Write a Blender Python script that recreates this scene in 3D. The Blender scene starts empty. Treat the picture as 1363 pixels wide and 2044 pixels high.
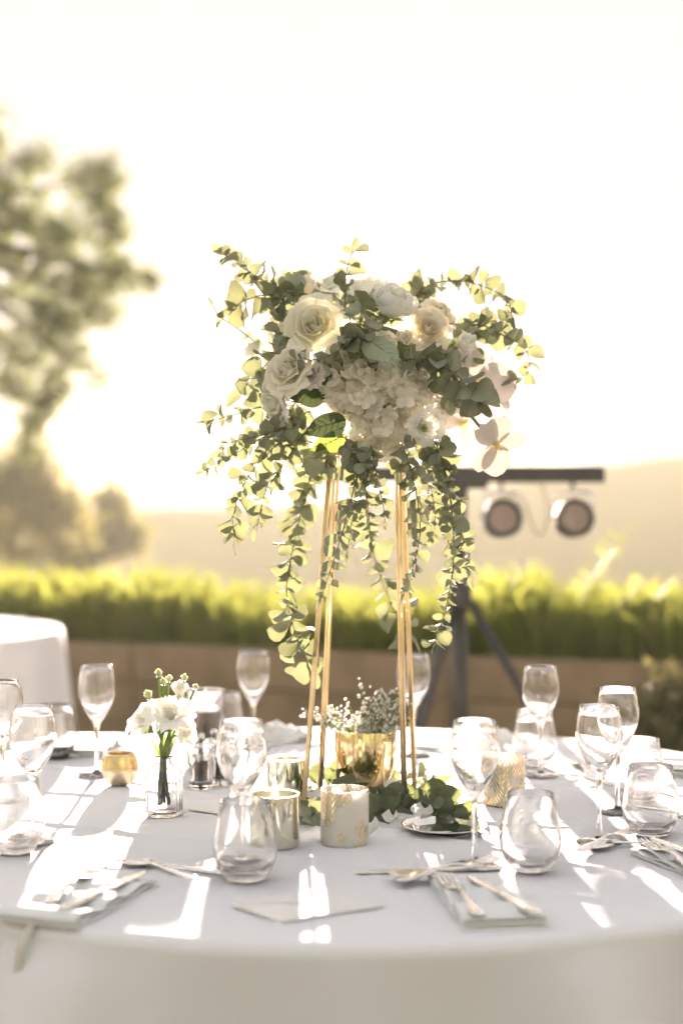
import bpy, math, random
import numpy as np
from mathutils import Vector, Matrix, Quaternion
random.seed(7)
rng = np.random.default_rng(7)
S = bpy.context.scene
COL = S.collection
PI = math.pi
F = 3040.0            # focal length in photograph pixels
CX, HY = 681.5, 1010.0  # principal column, horizon row
EYE, TOP = 1.29, 0.75   # camera height, table-top height
R = math.radians

# ------------------------------------------------------------------ camera, sky, sun, exposure
cd = bpy.data.cameras.new('camera'); cam = bpy.data.objects.new('camera', cd); COL.objects.link(cam)
cam.location = (0, 0, EYE); cam.rotation_euler = (R(90), 0, 0)
cd.sensor_width = 36; cd.lens = F / 2044 * 36; cd.shift_y = -12 / 2044
cd.clip_start = 0.05; cd.clip_end = 6000
cd.dof.use_dof = True; cd.dof.focus_distance = 2.56; cd.dof.aperture_fstop = 1.8
S.camera = cam
SUN_EL, SUN_AZ = R(7.6), math.atan((585 - CX) / F)     # azimuth measured from +Y towards +X
w = bpy.data.worlds.new('World'); S.world = w; w.use_nodes = True
wn = w.node_tree.nodes; wn.clear()
sky = wn.new('ShaderNodeTexSky'); sky.sky_type = 'NISHITA'; sky.sun_disc = False
sky.sun_elevation = SUN_EL; sky.sun_rotation = SUN_AZ
sky.altitude = 200; sky.air_density = 1.0; sky.dust_density = 0.4; sky.ozone_density = 1.0
# thick summer haze: each channel of the sky levels off softly at a milky cream, over the whole dome alike
CAP = (0.332, 0.316, 0.262); STEEP = (1.1, 1.35, 4.5)
sepc = wn.new('ShaderNodeSeparateColor'); comc = wn.new('ShaderNodeCombineColor'); wl_ = w.node_tree.links
wl_.new(sky.outputs[0], sepc.inputs[0])
for i in range(3):
    m1 = wn.new('ShaderNodeMath'); m1.operation = 'MULTIPLY'; m1.inputs[1].default_value = -STEEP[i] / CAP[i]
    m2 = wn.new('ShaderNodeMath'); m2.operation = 'EXPONENT'
    m3 = wn.new('ShaderNodeMath'); m3.operation = 'MULTIPLY_ADD'; m3.inputs[1].default_value = -CAP[i]; m3.inputs[2].default_value = CAP[i]
    wl_.new(sepc.outputs[i], m1.inputs[0]); wl_.new(m1.outputs[0], m2.inputs[0]); wl_.new(m2.outputs[0], m3.inputs[0]); wl_.new(m3.outputs[0], comc.inputs[i])
bg = wn.new('ShaderNodeBackground'); bg.inputs[1].default_value = 0.10
wo = wn.new('ShaderNodeOutputWorld')
w.node_tree.links.new(comc.outputs[0], bg.inputs[0]); w.node_tree.links.new(bg.outputs[0], wo.inputs[0])
sl = bpy.data.lights.new('sun', 'SUN'); sl.energy = 2.6; sl.angle = R(0.6); sl.color = (1.0, 0.86, 0.60)
sun = bpy.data.objects.new('sun', sl); COL.objects.link(sun)
SUND = Vector((math.sin(SUN_AZ) * math.cos(SUN_EL), math.cos(SUN_AZ) * math.cos(SUN_EL), math.sin(SUN_EL)))
sun.rotation_euler = (-SUND).to_track_quat('-Z', 'Y').to_euler(); sun.location = (0, 30, 20)
vs = S.view_settings; vs.view_transform = 'Standard'; vs.look = 'None'; vs.gamma = 1.0
vs.exposure = 4.66; vs.use_curve_mapping = False
vs.use_white_balance = True; vs.white_balance_temperature = 6000; vs.white_balance_tint = 33
S.cycles.use_denoising = True
S.cycles.max_bounces = 14; S.cycles.transmission_bounces = 12; S.cycles.transparent_max_bounces = 24
S.cycles.diffuse_bounces = 4; S.cycles.glossy_bounces = 5; S.cycles.volume_bounces = 0
S.cycles.sample_clamp_indirect = 6; S.cycles.caustics_refractive = False; S.cycles.caustics_reflective = False
S.cycles.use_adaptive_sampling = True; S.cycles.adaptive_threshold = 0.02

# ------------------------------------------------------------------ helpers
def P(px, py, Y): return Vector(((px - CX) * Y / F, Y, EYE - (py - HY) * Y / F))
def T(px, py, dz=0.0):
    d = (EYE - TOP - dz) * F / (py - HY); return Vector(((px - CX) * d / F, d, TOP + dz))

class MB:
    def __init__(s): s.v = []; s.f = []
    def add(s, vs_, fs_):
        o = len(s.v); s.v += [tuple(v) for v in vs_]; s.f += [tuple(i + o for i in f) for f in fs_]
    def mesh(s, name, mat, smooth=True):
        me = bpy.data.meshes.new(name); me.from_pydata(s.v, [], s.f); me.update()
        if smooth: me.polygons.foreach_set('use_smooth', [True] * len(me.polygons))
        if mat: me.materials.append(mat)
        return me
    def build(s, name, mat, parent=None, smooth=True): return link(name, s.mesh(name, mat, smooth), parent)
    def box(s, c, h, rz=0.0):
        cs, sn = math.cos(rz), math.sin(rz); vs_ = []
        for z in (-1, 1):
            for x, y in ((-1, -1), (1, -1), (1, 1), (-1, 1)):
                X, Y = x * h[0], y * h[1]; vs_.append((c[0] + X * cs - Y * sn, c[1] + X * sn + Y * cs, c[2] + z * h[2]))
        s.add(vs_, [(3, 2, 1, 0), (4, 5, 6, 7), (0, 1, 5, 4), (1, 2, 6, 5), (2, 3, 7, 6), (3, 0, 4, 7)]); return s
    def tube(s, pts, rad, n=8, cap=True):
        pts = [Vector(p) for p in pts]; m = len(pts)
        if not hasattr(rad, '__len__'): rad = [rad] * m
        vs_ = []; fs_ = []; ref = None
        for i, p in enumerate(pts):
            t = (pts[min(i + 1, m - 1)] - pts[max(i - 1, 0)]).normalized()
            if ref is None:
                ref = t.orthogonal().normalized()
            else:
                ref = (ref - t * ref.dot(t)).normalized()
            b = t.cross(ref)
            for k in range(n):
                a = 2 * PI * k / n; vs_.append(p + (ref * math.cos(a) + b * math.sin(a)) * rad[i])
        for i in range(m - 1):
            for k in range(n):
                k2 = (k + 1) % n; fs_.append((i * n + k, i * n + k2, (i + 1) * n + k2, (i + 1) * n + k))
        if cap: fs_ += [tuple(range(n - 1, -1, -1)), tuple((m - 1) * n + k for k in range(n))]
        s.add(vs_, fs_); return s
    def lathe(s, prof, n=40, c=(0, 0, 0), mod=None):
        vs_ = []; fs_ = []; idx = []
        for (r, z) in prof:
            if r < 1e-6:
                idx.append([len(vs_)] * n); vs_.append((c[0], c[1], c[2] + z))
            else:
                row = []
                for k in range(n):
                    a = 2 * PI * k / n; rr = r * (mod(a, z) if mod else 1)
                    row.append(len(vs_)); vs_.append((c[0] + rr * math.cos(a), c[1] + rr * math.sin(a), c[2] + z))
                idx.append(row)
        for i in range(len(prof) - 1):
            a, b = idx[i], idx[i + 1]
            for k in range(n):
                k2 = (k + 1) % n; q = [a[k], a[k2], b[k2], b[k]]; u = []
                for t in q:
                    if t not in u: u.append(t)
                if len(u) > 2: fs_.append(tuple(u))
        s.add(vs_, fs_); return s
    def grid(s, fn, nu, nv):
        vs_ = [fn(-1 + 2 * i / nu, j / nv) for j in range(nv + 1) for i in range(nu + 1)]
        fs_ = [(j * (nu + 1) + i, j * (nu + 1) + i + 1, (j + 1) * (nu + 1) + i + 1, (j + 1) * (nu + 1) + i)
               for j in range(nv) for i in range(nu)]
        s.add(vs_, fs_); return s
    def loft(s, rows, cap=True):      # rows of equal-length rings
        n = len(rows[0]); vs_ = [p for r in rows for p in r]; fs_ = []
        for i in range(len(rows) - 1):
            for k in range(n):
                k2 = (k + 1) % n; fs_.append((i * n + k, i * n + k2, (i + 1) * n + k2, (i + 1) * n + k))
        if cap: fs_ += [tuple(range(n - 1, -1, -1)), tuple((len(rows) - 1) * n + k for k in range(n))]
        s.add(vs_, fs_); return s

def link(name, me, parent=None, mw=None):
    o = bpy.data.objects.new(name, me); COL.objects.link(o)
    if parent: o.parent = parent
    if mw is not None: o.matrix_local = mw
    return o
def tag(o, label, cat, group=None, kind=None):
    if label: o['label'] = label
    if cat: o['category'] = cat
    if group: o['group'] = group
    if kind: o['kind'] = kind
    return o
def thing(name, label, cat, loc=(0, 0, 0), rz=0.0, group=None):
    o = bpy.data.objects.new(name, None); COL.objects.link(o); o.empty_display_size = 0.05
    o.location = loc; o.rotation_euler = (0, 0, rz)
    return tag(o, label, cat, group)
def copy_tree(o, parent=None):
    c = o.copy(); COL.objects.link(c)
    if parent: c.parent = parent
    for ch in o.children: copy_tree(ch, c)
    return c
def dup(root, loc, rz, label, group=None):
    c = copy_tree(root); c.location = loc; c.rotation_euler = (0, 0, rz); c['label'] = label
    if group: c['group'] = group
    return c
def catmull(pts, n=6):
    pts = [Vector(p) for p in pts]; q = [pts[0] * 2 - pts[1]] + pts + [pts[-1] * 2 - pts[-2]]; out = []
    for i in range(1, len(q) - 2):
        for k in range(n):
            t = k / n; a, b, c, d = q[i - 1], q[i], q[i + 1], q[i + 2]
            out.append(0.5 * ((2 * b) + (c - a) * t + (2 * a - 5 * b + 4 * c - d) * t * t + (3 * b - a - 3 * c + d) * t ** 3))
    out.append(pts[-1]); return out
def frame(pos, ydir, zdir, sc=1.0):     # matrix with local +Y along ydir, +Z near zdir
    y = Vector(ydir).normalized(); z = Vector(zdir); z = (z - y * z.dot(y))
    if z.length < 1e-4: z = y.orthogonal()
    z.normalize(); x = y.cross(z)
    m = Matrix((x, y, z)).transposed().to_4x4(); m.translation = pos
    return m @ Matrix.Scale(sc, 4)
def rv(a=1.0): return Vector((random.uniform(-a, a), random.uniform(-a, a), random.uniform(-a, a)))

# ------------------------------------------------------------------ materials
def nodes(name):
    m = bpy.data.materials.new(name); m.use_nodes = True; nt = m.node_tree; nt.nodes.clear()
    out = nt.nodes.new('ShaderNodeOutputMaterial'); return m, nt, out
def N(nt, t, **kw):
    n = nt.nodes.new(t)
    for k, v in kw.items():
        if k.startswith('i_'):
            key = k[2:]; key = int(key) if key.isdigit() else key.replace('_', ' ')
            n.inputs[key].default_value = v
        else: setattr(n, k, v)
    return n
def rgba(c): return (c[0], c[1], c[2], 1)
def varied(nt, col, col2, scale, detail=4, rnd=0.0):
    tc = N(nt, 'ShaderNodeTexCoord'); nz = N(nt, 'ShaderNodeTexNoise', i_Scale=scale, i_Detail=detail)
    nt.links.new(tc.outputs['Object'], nz.inputs['Vector'])
    mx = N(nt, 'ShaderNodeMix', data_type='RGBA'); mx.inputs[6].default_value = rgba(col); mx.inputs[7].default_value = rgba(col2)
    rp = N(nt, 'ShaderNodeMapRange'); rp.inputs[1].default_value = 0.35; rp.inputs[2].default_value = 0.65
    nt.links.new(nz.outputs[0], rp.inputs[0]); nt.links.new(rp.outputs[0], mx.inputs[0]); o = mx.outputs[2]
    if rnd:
        oi = N(nt, 'ShaderNodeObjectInfo'); hs = N(nt, 'ShaderNodeHueSaturation'); mr = N(nt, 'ShaderNodeMapRange')
        mr.inputs[3].default_value = 1 - rnd; mr.inputs[4].default_value = 1 + rnd
        nt.links.new(oi.outputs['Random'], mr.inputs[0]); nt.links.new(mr.outputs[0], hs.inputs['Value'])
        nt.links.new(o, hs.inputs['Color']); o = hs.outputs[0]
    return o, nz.outputs[0]
def solid(name, col, rough=0.6, metal=0.0, col2=None, scale=20, bump=0.0, rnd=0.0, spec=0.5):
    m, nt, out = nodes(name); b = N(nt, 'ShaderNodeBsdfPrincipled', i_Roughness=rough, i_Metallic=metal)
    b.inputs['Specular IOR Level'].default_value = spec
    c, f = varied(nt, col, col2 or tuple(x * 0.8 for x in col), scale, rnd=rnd); nt.links.new(c, b.inputs['Base Color'])
    if bump:
        bp = N(nt, 'ShaderNodeBump', i_Strength=0.6, i_Distance=bump); nt.links.new(f, bp.inputs['Height']); nt.links.new(bp.outputs[0], b.inputs['Normal'])
    nt.links.new(b.outputs[0], out.inputs[0]); return m
def leafy(name, col, col2, tcol, fac=0.45, scale=30, rough=0.5, rnd=0.25, spec=0.4, veins=False):
    m, nt, out = nodes(name); b = N(nt, 'ShaderNodeBsdfPrincipled', i_Roughness=rough); b.inputs['Specular IOR Level'].default_value = spec
    c, f = varied(nt, col, col2, scale, rnd=rnd); nt.links.new(c, b.inputs['Base Color'])
    t = N(nt, 'ShaderNodeBsdfTranslucent'); t.inputs[0].default_value = rgba(tcol)
    mx = N(nt, 'ShaderNodeMixShader'); mx.inputs[0].default_value = fac
    bp = N(nt, 'ShaderNodeBump', i_Strength=0.3, i_Distance=0.001); nt.links.new(f, bp.inputs['Height']); nt.links.new(bp.outputs[0], b.inputs['Normal'])
    nt.links.new(b.outputs[0], mx.inputs[1]); nt.links.new(t.outputs[0], mx.inputs[2]); nt.links.new(mx.outputs[0], out.inputs[0]); return m
def glassm(name, k=0.55, col=(1, 1, 1), ior=1.47, rough=0.0):
    m, nt, out = nodes(name); g = N(nt, 'ShaderNodeBsdfGlass', i_IOR=ior, i_Roughness=rough); g.inputs[0].default_value = rgba(col)
    t = N(nt, 'ShaderNodeBsdfTransparent'); t.inputs[0].default_value = rgba(tuple(x * 0.995 for x in col))
    mx = N(nt, 'ShaderNodeMixShader'); mx.inputs[0].default_value = k
    gl = N(nt, 'ShaderNodeBsdfGlossy', i_Roughness=0.03); lw = N(nt, 'ShaderNodeLayerWeight', i_Blend=0.5)
    pw = N(nt, 'ShaderNodeMath', operation='POWER'); pw.inputs[1].default_value = 4.0; fr = N(nt, 'ShaderNodeMath', operation='MULTIPLY_ADD'); fr.inputs[1].default_value = 0.5; fr.inputs[2].default_value = 0.008
    nt.links.new(lw.outputs['Facing'], pw.inputs[0]); nt.links.new(pw.outputs[0], fr.inputs[0])
    m2 = N(nt, 'ShaderNodeMixShader')
    nt.links.new(t.outputs[0], mx.inputs[1]); nt.links.new(g.outputs[0], mx.inputs[2])
    nt.links.new(fr.outputs[0], m2.inputs[0]); nt.links.new(mx.outputs[0], m2.inputs[1]); nt.links.new(gl.outputs[0], m2.inputs[2])
    nt.links.new(m2.outputs[0], out.inputs[0]); return m

def cloth_mat(name, col=(0.80, 0.80, 0.81)):
    m, nt, out = nodes(name); b = N(nt, 'ShaderNodeBsdfPrincipled', i_Roughness=0.85); b.inputs['Specular IOR Level'].default_value = 0.15
    b.inputs['Base Color'].default_value = rgba(col)
    tc = N(nt, 'ShaderNodeTexCoord')
    w1 = N(nt, 'ShaderNodeTexWave', i_Scale=260.0, i_Distortion=0.6); w2 = N(nt, 'ShaderNodeTexWave', i_Scale=260.0, i_Distortion=0.6); w2.bands_direction = 'Y'
    nz = N(nt, 'ShaderNodeTexNoise', i_Scale=22.0, i_Detail=5.0)
    for x in (w1, w2, nz): nt.links.new(tc.outputs['Object'], x.inputs['Vector'])
    a = N(nt, 'ShaderNodeMath', operation='ADD'); nt.links.new(w1.outputs[1], a.inputs[0]); nt.links.new(w2.outputs[1], a.inputs[1])
    bp = N(nt, 'ShaderNodeBump', i_Strength=0.25, i_Distance=0.0004); nt.links.new(a.outputs[0], bp.inputs['Height'])
    bp2 = N(nt, 'ShaderNodeBump', i_Strength=0.35, i_Distance=0.002); nt.links.new(nz.outputs[0], bp2.inputs['Height']); nt.links.new(bp.outputs[0], bp2.inputs['Normal'])
    nt.links.new(bp2.outputs[0], b.inputs['Normal'])
    t = N(nt, 'ShaderNodeBsdfTranslucent'); t.inputs[0].default_value = rgba(col); mx = N(nt, 'ShaderNodeMixShader'); mx.inputs[0].default_value = 0.03
    nt.links.new(b.outputs[0], mx.inputs[1]); nt.links.new(t.outputs[0], mx.inputs[2]); nt.links.new(mx.outputs[0], out.inputs[0]); return m

M = {}
M['cloth'] = cloth_mat('white_linen'); M['napkin'] = cloth_mat('pale_napkin_linen', (0.80, 0.81, 0.80))
M['glass'] = glassm('thin_clear_glass', 0.93); M['glass_solid'] = glassm('solid_clear_glass', 1.0); M['glass_rib'] = glassm('ribbed_bottle_glass', 1.0)
M['gold'] = solid('brushed_gold', (0.83, 0.66, 0.38), 0.3, 1.0, (0.78, 0.60, 0.33), 60)
M['gold_shiny'] = solid('polished_gold', (0.88, 0.70, 0.40), 0.13, 1.0, (0.90, 0.68, 0.34), 8)
M['gold_hammer'] = solid('antique_gold', (0.70, 0.54, 0.26), 0.25, 1.0, (0.58, 0.43, 0.19), 70, 0.002)
M['gold_pale'] = solid('pale_satin_gold', (0.66, 0.56, 0.40), 0.45, 1.0, (0.60, 0.50, 0.34), 30)
M['champagne'] = solid('mirrored_champagne_glass', (0.78, 0.76, 0.62), 0.10, 1.0, (0.72, 0.70, 0.55), 12)
M['steel'] = solid('polished_steel', (0.78, 0.78, 0.76), 0.12, 1.0, (0.74, 0.74, 0.73), 10)
M['black'] = solid('black_plastic', (0.02, 0.02, 0.02), 0.4)
M['black_metal'] = solid('black_powder_coat', (0.035, 0.033, 0.03), 0.5, 0.0, (0.025, 0.024, 0.022), 25)
M['chrome'] = solid('dull_chrome', (0.55, 0.57, 0.6), 0.25, 1.0)
M['led'] = solid('pink_clear_led_lens', (0.36, 0.29, 0.23), 0.3, 0.0, (0.30, 0.24, 0.19), 40)
M['wax'] = leafy('white_wax', (0.86, 0.84, 0.79), (0.84, 0.82, 0.76), (0.95, 0.92, 0.85), 0.5, 10, 0.5, 0.0)
M['wick'] = solid('burnt_wick', (0.02, 0.018, 0.015), 0.9)
M['pepper'] = solid('peppercorns', (0.05, 0.035, 0.025), 0.7, 0.0, (0.16, 0.11, 0.07), 400, 0.002)
M['salt'] = solid('coarse_salt', (0.8, 0.8, 0.8), 0.5, 0.0, (0.65, 0.65, 0.66), 500, 0.002)
M['paper'] = solid('white_card_paper', (0.78, 0.77, 0.74), 0.7, 0.0, (0.75, 0.74, 0.71), 90, 0.0003)
M['ribbon'] = leafy('cream_satin_ribbon', (0.82, 0.82, 0.76), (0.80, 0.79, 0.73), (0.6, 0.55, 0.3), 0.3, 12, 0.4, 0.0)
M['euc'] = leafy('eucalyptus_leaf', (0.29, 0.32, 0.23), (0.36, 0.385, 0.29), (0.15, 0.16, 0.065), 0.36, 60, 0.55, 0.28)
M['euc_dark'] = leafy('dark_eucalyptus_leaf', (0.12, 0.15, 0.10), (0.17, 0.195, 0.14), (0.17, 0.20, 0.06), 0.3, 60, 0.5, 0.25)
M['stem'] = solid('woody_twig', (0.16, 0.12, 0.07), 0.6, 0.0, (0.20, 0.17, 0.09), 40)
M['green_stem'] = leafy('green_flower_stem', (0.12, 0.18, 0.06), (0.16, 0.22, 0.08), (0.3, 0.4, 0.08), 0.3, 40, 0.5, 0.1)
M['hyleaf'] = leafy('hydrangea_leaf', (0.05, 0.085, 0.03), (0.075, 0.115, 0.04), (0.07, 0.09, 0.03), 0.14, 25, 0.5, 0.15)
M['hyleaf_lit'] = leafy('sunlit_hydrangea_leaf', (0.06, 0.10, 0.03), (0.08, 0.12, 0.035), (0.17, 0.22, 0.03), 0.4, 25, 0.5, 0.1)  # backlit copy of the hydrangea leaf, its glow put into the colour
M['hyleaf_pale'] = leafy('pale_leaf_underside', (0.30, 0.36, 0.25), (0.36, 0.41, 0.30), (0.35, 0.45, 0.15), 0.3, 25, 0.6, 0.0)
M['vein'] = leafy('pale_leaf_vein', (0.42, 0.46, 0.30), (0.40, 0.44, 0.28), (0.4, 0.45, 0.2), 0.2, 25, 0.6, 0.0)
M['rose'] = leafy('white_rose_petal', (0.80, 0.79, 0.68), (0.82, 0.80, 0.73), (0.92, 0.89, 0.72), 0.45, 6, 0.55, 0.03, 0.25)
M['rose_cream'] = leafy('cream_rose_petal', (0.85, 0.81, 0.71), (0.84, 0.79, 0.68), (0.92, 0.87, 0.73), 0.45, 6, 0.55, 0.03, 0.25)
M['white'] = leafy('pure_white_petal', (0.84, 0.84, 0.80), (0.82, 0.82, 0.78), (0.90, 0.89, 0.80), 0.42, 6, 0.55, 0.03, 0.25)
M['hyd'] = leafy('hydrangea_floret', (0.86, 0.84, 0.77), (0.83, 0.80, 0.71), (0.94, 0.90, 0.78), 0.44, 20, 0.6, 0.06, 0.2)
M['orchid'] = leafy('orchid_petal', (0.74, 0.69, 0.64), (0.70, 0.64, 0.62), (0.42, 0.36, 0.28), 0.14, 8, 0.5, 0.03, 0.2)
M['orchid_lip'] = solid('yellow_orchid_lip', (0.75, 0.55, 0.08), 0.5, 0.0, (0.8, 0.7, 0.4), 60)
M['bud'] = leafy('green_white_bud', (0.48, 0.56, 0.33), (0.60, 0.65, 0.45), (0.6, 0.65, 0.3), 0.4, 15, 0.5, 0.1)
M['moss'] = solid('dark_moss_foam', (0.035, 0.045, 0.018), 0.9, 0.0, (0.06, 0.07, 0.03), 50, 0.004)
M['bark'] = solid('tree_bark', (0.09, 0.065, 0.045), 0.9, 0.0, (0.14, 0.10, 0.07), 12, 0.02)
M['foliage'] = leafy('pine_foliage', (0.095, 0.12, 0.05), (0.12, 0.14, 0.065), (0.15, 0.18, 0.05), 0.35, 1.2, 0.6, 0.0)
M['foliage2'] = leafy('olive_foliage', (0.07, 0.075, 0.04), (0.10, 0.10, 0.05), (0.22, 0.20, 0.06), 0.4, 1.0, 0.6, 0.0)
M['grass'] = leafy('planter_grass', (0.07, 0.12, 0.02), (0.14, 0.14, 0.04), (0.23, 0.25, 0.04), 0.42, 3, 0.7, 0.0, 0.08)
M['soil'] = solid('planter_soil', (0.05, 0.035, 0.025), 0.95, 0.0, (0.08, 0.06, 0.04), 20, 0.02)
M['plank'] = solid('weathered_brown_plank', (0.27, 0.195, 0.11), 0.75, 0.0, (0.21, 0.15, 0.08), 7, 0.003, 0.08)
M['shrub'] = leafy('reddish_shrub', (0.10, 0.075, 0.03), (0.07, 0.09, 0.03), (0.14, 0.13, 0.04), 0.3, 9, 0.6, 0.0)
M['shrub_dark'] = leafy('shade_hedge_leaf', (0.035, 0.05, 0.02), (0.05, 0.07, 0.03), (0.06, 0.08, 0.02), 0.2, 4, 0.6, 0.0)
M['cable'] = solid('white_cable', (0.5, 0.45, 0.36), 0.5)
m, nt, out = nodes('candle_flame'); e = N(nt, 'ShaderNodeEmission', i_Strength=1.6); e.inputs[0].default_value = (1.0, 0.72, 0.36, 1)
t_ = N(nt, 'ShaderNodeBsdfTransparent'); mx_ = N(nt, 'ShaderNodeMixShader'); mx_.inputs[0].default_value = 0.5
nt.links.new(t_.outputs[0], mx_.inputs[1]); nt.links.new(e.outputs[0], mx_.inputs[2]); nt.links.new(mx_.outputs[0], out.inputs[0]); M['flame'] = m

def palm_print(name, base, amount):
    m, nt, out = nodes(name); tc = N(nt, 'ShaderNodeTexCoord'); sp = N(nt, 'ShaderNodeSeparateXYZ'); nt.links.new(tc.outputs['Object'], sp.inputs[0])
    def mt(op, a, b=None, c=None):
        n = N(nt, 'ShaderNodeMath', operation=op)
        for i, q in enumerate((a, b, c)):
            if q is None: continue
            if isinstance(q, (int, float)): n.inputs[i].default_value = q
            else: nt.links.new(q, n.inputs[i])
        return n.outputs[0]
    ang = mt('ARCTAN2', sp.outputs[1], sp.outputs[0])
    u = mt('MULTIPLY', ang, 6 / (2 * PI))              # six fronds round the cup
    fr = mt('ABSOLUTE', mt('SUBTRACT', mt('FRACT', u), 0.5))
    z = mt('MULTIPLY', sp.outputs[2], 95.0)
    st = mt('FRACT', mt('SUBTRACT', z, mt('MULTIPLY', fr, 7.0)))
    line = mt('LESS_THAN', st, 0.42)
    nz = N(nt, 'ShaderNodeTexNoise', i_Scale=24.0, i_Detail=1.0); nt.links.new(tc.outputs['Object'], nz.inputs['Vector'])
    msk = mt('GREATER_THAN', nz.outputs[0], amount)
    fac = mt('MULTIPLY', line, msk)
    gold = N(nt, 'ShaderNodeBsdfPrincipled', i_Metallic=1.0, i_Roughness=0.18); gold.inputs['Base Color'].default_value = (0.80, 0.58, 0.26, 1)
    fro = N(nt, 'ShaderNodeBsdfPrincipled', i_Roughness=0.25); fro.inputs['Base Color'].default_value = rgba(base)
    tr = N(nt, 'ShaderNodeBsdfTranslucent'); tr.inputs[0].default_value = (0.95, 0.93, 0.88, 1)
    f2 = N(nt, 'ShaderNodeMixShader'); f2.inputs[0].default_value = 0.45; nt.links.new(fro.outputs[0], f2.inputs[1]); nt.links.new(tr.outputs[0], f2.inputs[2])
    mx = N(nt, 'ShaderNodeMixShader'); nt.links.new(fac, mx.inputs[0]); nt.links.new(f2.outputs[0], mx.inputs[1]); nt.links.new(gold.outputs[0], mx.inputs[2])
    nt.links.new(mx.outputs[0], out.inputs[0]); return m
M['palm'] = palm_print('frosted_glass_gold_print', (0.88, 0.86, 0.80), 0.50)
M['palm2'] = palm_print('white_glass_dense_gold_print', (0.82, 0.80, 0.74), 0.36)
def groundm():
    m, nt, out = nodes('gravel_and_dry_grass'); b = N(nt, 'ShaderNodeBsdfPrincipled', i_Roughness=0.95); b.inputs['Specular IOR Level'].default_value = 0.1
    c1, f1 = varied(nt, (0.15, 0.125, 0.095), (0.20, 0.165, 0.13), 60)
    c2, f2 = varied(nt, (0.06, 0.065, 0.025), (0.11, 0.10, 0.045), 0.03, 6)
    tc = N(nt, 'ShaderNodeTexCoord'); ln = N(nt, 'ShaderNodeVectorMath', operation='LENGTH'); nt.links.new(tc.outputs['Object'], ln.inputs[0])
    mr = N(nt, 'ShaderNodeMapRange'); mr.inputs[1].default_value = 14; mr.inputs[2].default_value = 22; nt.links.new(ln.outputs['Value'], mr.inputs[0])
    mx = N(nt, 'ShaderNodeMix', data_type='RGBA'); nt.links.new(mr.outputs[0], mx.inputs[0]); nt.links.new(c1, mx.inputs[6]); nt.links.new(c2, mx.inputs[7])
    nt.links.new(mx.outputs[2], b.inputs['Base Color']); nt.links.new(b.outputs[0], out.inputs[0]); return m
M['ground'] = groundm()

# ------------------------------------------------------------------ terrain
def hgt(x, y):
    r = math.hypot(x, y)
    def ss(a, b, t):
        t = min(1, max(0, (t - a) / (b - a))); return t * t * (3 - 2 * t)
    if y <= 0: return -3.0 * ss(60, 200, r)
    h = -11 * ss(10.5, 34, y)
    a = math.atan2(x, y)
    right = ss(-0.03, 0.25, a)
    n = math.sin(x * 0.05) * 0.5 + math.sin(y * 0.04 + x * 0.021) * 0.4
    return h + (13.7 + 3.4 * right + n * .6) * ss(36, 125, r) + 2.0 * ss(125, 330, r) * right + .004 * max(0, r - 125)
def terrain():
    rad = [0.0] + [1.0 * 1.085 ** k for k in range(0, 74)]
    na = 160; V = []; fg = []; fh = []
    for r in rad:
        for k in range(na):
            a = 2 * PI * k / na; x, y = r * math.sin(a), r * math.cos(a); V.append((x, y, hgt(x, y)))
    for i in range(len(rad) - 1):
        for k in range(na):
            q = (i * na + k, (i + 1) * na + k, (i + 1) * na + (k + 1) % na, i * na + (k + 1) % na)
            (fg if rad[i + 1] < 45 else fh).append(q)
    g = MB(); g.v = V; g.f = fg; o = g.build('ground', M['ground']); o['kind'] = 'structure'
    h = MB(); h.v = V; h.f = fh; o = h.build('hills', M['ground']); o['kind'] = 'structure'
terrain()

# haze: one closed box of even pale air
hz = MB().box((0, 0, 0.5), (430, 430, 13.0)).build('haze', None, smooth=False)
hz['kind'] = 'stuff'
m, nt, out = nodes('valley_haze'); pv = N(nt, 'ShaderNodeVolumePrincipled'); pv.inputs['Color'].default_value = (0.96, 0.95, 0.72, 1)
pv.inputs['Density'].default_value = 0.0018; pv.inputs['Anisotropy'].default_value = 0.05
nt.links.new(pv.outputs[0], out.inputs['Volume']); hz.data.materials.append(m)

# ------------------------------------------------------------------ trees
def crown(lobes, Y, depth, n, leaf, mat, parent, per=34, clump=0.16):
    lob = []
    for (px, py, rx, ry) in lobes:
        c = P(px, py, Y); lob.append((c, rx * Y / F, ry * Y / F))
    area = np.array([a * b for _, a, b in lob]); area = area ** .5; area = area / area.sum()
    mb = MB(); V = []; Fc = []
    for i in range(n):
        c, a, b = lob[rng.choice(len(lob), p=area)]
        d = rng.normal(size=3); d /= np.linalg.norm(d); d *= rng.random() ** 0.45
        p = np.array(c) + d * np.array([a, depth * min(1.0, (a + b) / 0.8), b])
        for k in range(per):
            q = p + rng.normal(size=3) * clump * 0.45
            u = rng.normal(size=3); u /= np.linalg.norm(u); v = np.cross(u, rng.normal(size=3)); v /= np.linalg.norm(v)
            L = leaf * rng.uniform(0.6, 1.3); W = L * 0.42; o = len(V)
            V += [q, q + u * L * 0.5 + v * W, q + u * L, q + u * L * 0.5 - v * W]; Fc.append((o, o + 1, o + 2, o + 3))
    mb.v = [tuple(x) for x in V]; mb.f = Fc
    return mb.build('crown', mat, parent, smooth=False)
def limb_set(mb, base, r0, lobes, Y):
    for (px, py, rx, ry) in lobes:
        e = P(px, py, Y + random.uniform(-.4, .4)); mid = base.lerp(e, 0.5) + Vector((0, 0, 0.12)) + rv(0.15)
        pts = catmull([base, mid, e], 4); n = len(pts)
        mb.tube(pts, [r0 * (1 - 0.85 * i / (n - 1)) for i in range(n)], 6)
Y1 = 18.0
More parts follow.
